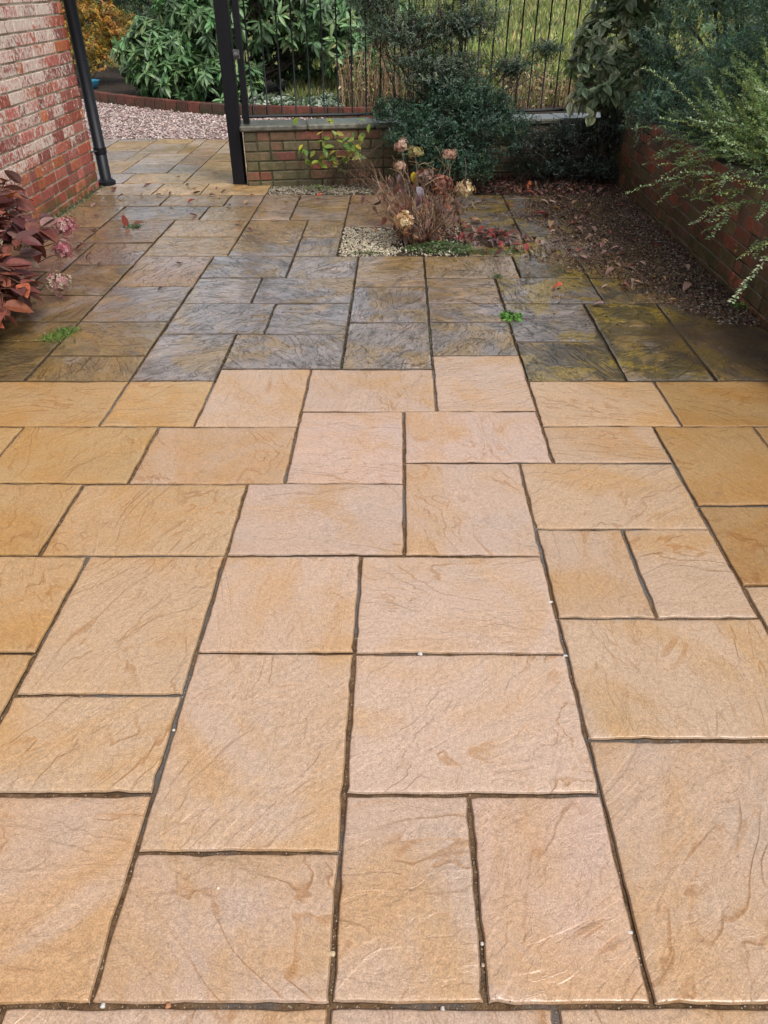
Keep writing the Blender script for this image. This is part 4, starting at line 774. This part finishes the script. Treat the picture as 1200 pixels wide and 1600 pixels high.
# leaf mould thick along the right wall
lm = MB(); n = 30000; Y = 4.0 + RNG.random(n)**.8*3.9; u_ = RNG.random(n)**1.7; wid = np.interp(Y, [4.0, 4.3, 4.6, 5.2, 6.0, 7.0, 8], [.12, .35, .75, .95, .80, .75, .8])
X = 2.05 - u_*wid*(1 + .25*np.sin(Y*5)); P = np.c_[X, Y, RNG.random(n)*.012*(1.2-u_) + .002]; P = P[(P[:, 1] < wall_front(P[:, 0]) + .0)]
LIT = [(.26, .17, .11), (.20, .10, .07), (.05, .03, .018), (.07, .04, .022), (.10, .055, .03), (.05, .032, .022), (.09, .055, .035), (.16, .10, .065), (.03, .02, .015), (.22, .15, .11), (.12, .05, .035), (.28, .21, .16), (.045, .028, .02)]
instances(lm, diamond(.5, .35, .2), P, rdir(len(P))*(1, 1, .35), rdir(len(P), 1.5), RNG.uniform(.008, .028, len(P))*RNG.uniform(.5, 1.2, len(P)), np.clip(pick(LIT, len(P), .3), 0, 1))
n = 60000; P = np.c_[RNG.uniform(.55, 2.04, n), RNG.uniform(4.0, 7.6, n), RNG.random(n)*.004 + .001]
dn_ = np.array([mnoise.fractal(Vector((x*2.1, y*2.1, 3)), 1, 2, 4) for x, y in P[:, :2]]); edge = np.interp(P[:, 1], [4., 4.35, 5.0, 6.0, 7.0, 7.6], [1.98, 1.62, 1.32, 1.20, 1.12, .95])
P = P[(RNG.random(n) < np.clip((P[:, 0]-edge)*2.4 + .28 + dn_*1.1, .025, .85)) & (P[:, 1] < wall_front(P[:, 0]))]
instances(lm, diamond(.6, .35, .2), P, rdir(len(P))*(1, 1, .3), rdir(len(P), 1.5), RNG.uniform(.005, .02, len(P)), np.clip(pick(LIT, len(P), .3), 0, 1))
n = 2600; P = np.c_[RNG.uniform(.7, 2.05, n), 7.1 + RNG.random(n)*.85, RNG.uniform(.0, .03, n)]; P = P[P[:, 1] < wall_front(P[:, 0])]
instances(lm, BROAD, P, rdir(len(P))*(1, 1, .4), rdir(len(P), 1.5), RNG.uniform(.015, .05, len(P)), np.clip(pick([(.12, .035, .03), (.08, .03, .025), (.05, .03, .02), (.16, .07, .05), (.03, .02, .015)], len(P), .3), 0, 1))
tag(lm.build('leaf_litter', M_DRY), 'dark crumbled leaf litter and soil piled along the foot of the right brick wall', 'leaf litter', kind='stuff')
pm = MB(); n = 450; t = RNG.random(n); X = 2.04 - RNG.random(n)*.22; Y = 4.0 + t*2.6; P = np.c_[X, Y, np.full(n, .010)]
stones(pm, P, RNG.uniform(.005, .011, n), [(.20, .16, .12), (.15, .12, .09), (.32, .28, .21), (.10, .07, .055)]); tag(pm.build('grit', M_STONE), 'loose grit among the leaf litter along the right brick wall', 'grit', kind='stuff')
# scraps of dirt on the back slabs
dm = MB(); n = 5200; P = np.c_[RNG.uniform(-2.7, 1.3, n), 3.3 + RNG.random(n)*4.2, np.full(n, .0015)]; keep = RNG.random(n) < .35 + .5*(np.sin(P[:, 0]*3)*np.cos(P[:, 1]*2.3) > .2)
P = P[keep]; instances(dm, diamond(.6, .2, .1), P, rdir(len(P))*(1, 1, .1), rdir(len(P), 4), RNG.uniform(.002, .009, len(P))*RNG.uniform(.5, 1.2, len(P)), np.clip(pick([(.04, .03, .02), (.09, .06, .04), (.16, .11, .07)], len(P), .3), 0, 1)); tag(dm.build('dirt_specks', M_DRY), 'fine dark specks of dirt scattered over the old slabs', 'dirt', kind='stuff')
LTP = [leaf_tpl(.62, .22, .35, 5), leaf_tpl(.5, .38, -.25, 5), leaf_tpl(.7, .15, .6, 5), leaf_tpl(.42, .3, .2, 5)]
LM = {}
def fallen(x, y, s, col, label, group=None, k=0, rz=None, name='fallen_leaf', tilt=0):
    key = (k, tuple(col))
    if key not in LM:
        m = MB(); V, F3, F4 = LTP[k]; V = V.copy(); V[:, 2] -= V[:, 2].min(); m.add(V, F4, col); m.f[3] = [F3]
        tubes(m, curve(np.array([(0., 0, V[0, 2])]), np.array([(.03, -.3, 0.02)]), 4, .1, 0), .012, 4, (.10, .05, .03))
        o = m.build(name, M_DRY); LM[key] = o; first = True
    else: o = LM[key].copy(); COL.objects.link(o)
    for q in ('group', 'kind'):
        if q in o: del o[q]
    s *= .85; o.scale = (s, s, s); o.location = (x, y, .003); o.rotation_euler = (random.uniform(-.15, .15)+tilt, random.uniform(-.25, .25), rz if rz is not None else random.uniform(0, 6.28))
    return tag(o, label, 'leaf', group)
BR, RD, OR, PL, TN, DKR = (.11, .04, .028), (.24, .03, .025), (.55, .10, .03), (.26, .15, .12), (.34, .20, .10), (.06, .028, .024)
fallen(1.035, 4.57, .085, (.70, .13, .07), 'bright orange red leaf lying alone on the old slabs to the right of the centre', k=2, rz=1.2)
fallen(-2.13, 5.95, .12, (.20, .045, .03), 'dark red leaf standing up on its edge on the slabs near the tall brick wall', k=1, rz=.6, tilt=.7)
fallen(-2.05, 5.93, .10, (.14, .05, .03), 'brown leaf leaning on the upright dark red leaf', k=0, rz=-1.0, tilt=.5)
fallen(-.68, 6.93, .075, (.55, .09, .035), 'orange leaf on the slab in front of the gravel strip', k=2, rz=1.6)
fallen(-.87, 6.93, .06, (.36, .14, .09), 'pale rust leaf beside the orange one in front of the gravel strip', k=0, rz=.4)
fallen(1.71, 4.42, .085, TN, 'tan curled leaf on the near edge of the leaf litter by the right wall', k=1, rz=1.9)
fallen(1.23, 4.29, .08, (.34, .20, .19), 'pinkish leaf at the corner of the mossy dark slab', k=0, rz=1.2)
fallen(-1.47, 4.55, .045, DKR, 'tiny dark leaf on the grey slab left of the centre', k=0, rz=2.)
fallen(-2.45, 6.95, .085, BR, 'brown leaf near the corner of the tall brick wall', k=0, rz=1.7)
fallen(1.22, 6.37, .13, (.22, .03, .03), 'long crimson leaf on the wet slab in the dark rear corner', k=3, rz=1.5)
fallen(1.38, 6.6, .10, (.40, .20, .08), 'tan leaf behind the long crimson leaf in the rear corner', k=1, rz=1.2)
fallen(1.2, 7.3, .10, (.50, .13, .04), 'upright orange leaf against the dark shrub at the foot of the low wall', k=1, rz=.2, tilt=1.1)
sc = [(-2.31, 6.98), (-2.13, 7.0), (-1.72, 6.96), (-1.63, 6.9), (-1.86, 7.1), (-2.05, 7.12), (-1.55, 7.15), (-1.42, 6.6), (-1.3, 6.75), (-1.95, 6.6), (-1.78, 6.75), (-1.15, 5.9), (-2.62, 6.6), (-2.5, 6.3), (-2.35, 5.5), (-2.25, 5.35), (-2.42, 5.25), (-1.1, 7.2), (-2.2, 6.2), (-1.66, 7.3), (-2.0, 7.4), (-1.5, 5.1), (-1.25, 6.05)]
sc += [(-1.9, 7.3), (-2.4, 7.35), (-2.2, 7.8), (-1.8, 7.9), (-2.6, 7.2), (-1.35, 7.0), (-2.55, 5.9), (-2.3, 5.75), (-2.15, 5.2), (-2.05, 5.05), (-1.75, 6.3), (-2.5, 5.5)]
for i, (x, y) in enumerate(sc): fallen(x + random.uniform(-.03, .03), y + random.uniform(-.03, .03), random.uniform(.05, .095), random.choice([BR, BR, PL, TN, RD]), 'small curled leaf among those scattered on the wet slabs near the tall brick wall', 'leaves scattered on the left rear slabs', random.randrange(4))
for i in range(120):
    x = random.gauss(1.35, .33); y = random.uniform(4.4, 7.3)
    if x > 1.98 or x < .7 or math.hypot(x-1.035, y-4.57) < .3 or math.hypot(x-1.23, y-4.29) < .2: continue
    fallen(x, y, random.uniform(.04, .10), random.choice([BR, (.30, .06, .04), PL, (.40, .26, .20), TN, (.20, .08, .06)]), 'small damp leaf among those scattered over the dark rear slabs beside the right wall', 'leaves scattered by the right wall', random.randrange(4))
# heap of red leaves to the right of the dried hydrangea
for i in range(110):
    x = random.gauss(.70, .13); y = random.gauss(5.66, .10); o = fallen(x, y, random.uniform(.045, .085), random.choice([BR, RD, DKR, (.16, .045, .035), PL, (.12, .08, .085)]), 'wet dark red leaf in the heap beside the dried hydrangea', 'leaves heaped beside the dried hydrangea', random.randrange(4), tilt=random.uniform(-.6, .6))
    o.location.z = random.uniform(.004, .05)*max(0, 1 - math.hypot((x-.70)/.3, (y-5.66)/.22))+.004
for i in range(26):
    fallen(random.uniform(.25, .62), random.uniform(5.75, 6.35), random.uniform(.05, .09), random.choice([BR, (.30, .14, .06), TN, DKR]), 'brown leaf among those lying behind the dried hydrangea', 'leaves behind the dried hydrangea', random.randrange(4))
# stray pebbles in the joints
PB = [((-.119, .675), .009, (.62, .46, .28), 'tan pebble in the long centre joint near the bottom of the picture'), ((.076, 1.489), .010, (.75, .70, .64), 'white stone chip in the cross joint just right of the centre'), ((-.421, .577), .0075, (.46, .20, .09), 'orange brown pebble in the bottom cross joint'),
      ((-.546, .575), .007, (.68, .66, .62), 'white pebble at the left of the bottom cross joint'), ((.497, 1.49), .007, (.60, .60, .60), 'grey white chip at the crossing of the long right joint'), ((.49, 1.716), .008, (.72, .68, .60), 'pale pebble on the long right joint above the crossing'),
      ((.49, .727), .007, (.62, .58, .50), 'pale pebble low on the long right joint'), ((.184, .66), .0055, (.55, .40, .28), 'small brown pebble in the joint between the two lower middle slabs'), ((.186, .70), .0055, (.66, .60, .52), 'small pale pebble in the joint between the two lower middle slabs'),
      ((-.570, 1.21), .0065, (.70, .62, .50), 'cream pebble on the long left joint'), ((.10, .582), .006, (.66, .62, .58), 'pale chip in the bottom joint below the middle slabs'), ((-.37, .80), .005, (.78, .66, .42), 'yellow white grain lying on the lower left slab'), ((.165, 4.9), .008, (.30, .22, .15), 'brown pebble in the joint ahead of the gravel pocket')]
for (x, y), s_, c, lb in PB:
    m = MB(); bm = bmesh.new(); bmesh.ops.create_icosphere(bm, subdivisions=2, radius=1)
    V = np.array([v.co for v in bm.verts]); F = np.array([[v.index for v in f_.verts] for f_ in bm.faces]); bm.free()
    V = V*(1 + .22*np.sin(V[:, :1]*3 + x*9) + .18*np.sin(V[:, 1:2]*5 + y*7))*(1.15, .8, .6)*s_*.78; c = np.array(c)*.82; on = 'grain' in lb
    m.add(V + (x, y, s_*.5 if on else -.0045 + s_*.3), F, c); tag(m.build('pebble', M_STONE, smooth=True, origin=(x, y, 0)), lb, 'pebble')
js = MB(); n = 15000; q = RNG.integers(0, len(SLABS), n*2); A = np.array(SLABS)[q]; A = A[[YL[a[2]] < 4.2 and YL[a[3]] > .4 and abs(XL[a[0]]) < 2.3 for a in A]][:n]
t = RNG.random(len(A)); hz = RNG.random(len(A)) < .5; X0, X1, Y0, Y1 = [np.array([D[a[i]] for a in A]) for D, i in ((XL, 0), (XL, 1), (YL, 2), (YL, 3))]
off = RNG.uniform(-.0032, .0032, len(A)); P = np.c_[np.where(hz, X0 + (X1-X0)*t, X0 + off), np.where(hz, Y0 + off, Y0 + (Y1-Y0)*t), np.full(len(A), -.0078)]; P[:, 1] += SH*P[:, 0]
stones(js, P, RNG.uniform(.0008, .0024, len(P)), [(.20, .13, .08), (.32, .22, .14), (.12, .075, .045), (.42, .34, .25)], .8)
tag(js.build('joint_sand', M_STONE), 'coarse sand and crumbs of mortar lying in the slab joints', 'sand', kind='stuff')
gs = MB(); n = 900; P = np.c_[RNG.uniform(-1.9, 1.9, n), .4 + RNG.random(n)*3.2, np.full(n, .001)]
instances(gs, diamond(.7, .2, .1), P, rdir(n)*(1, 1, .1), rdir(n, 4), RNG.uniform(.0012, .004, n), pick([(.12, .07, .04), (.05, .035, .025), (.30, .22, .15)], n, .2)); tag(gs.build('crumbs', M_DRY), 'tiny crumbs of soil scattered over the clean slabs', 'dirt', kind='stuff')
print('objects', len(bpy.data.objects), 'polys', sum(len(o.data.polygons) for o in bpy.data.objects if o.type == 'MESH'))
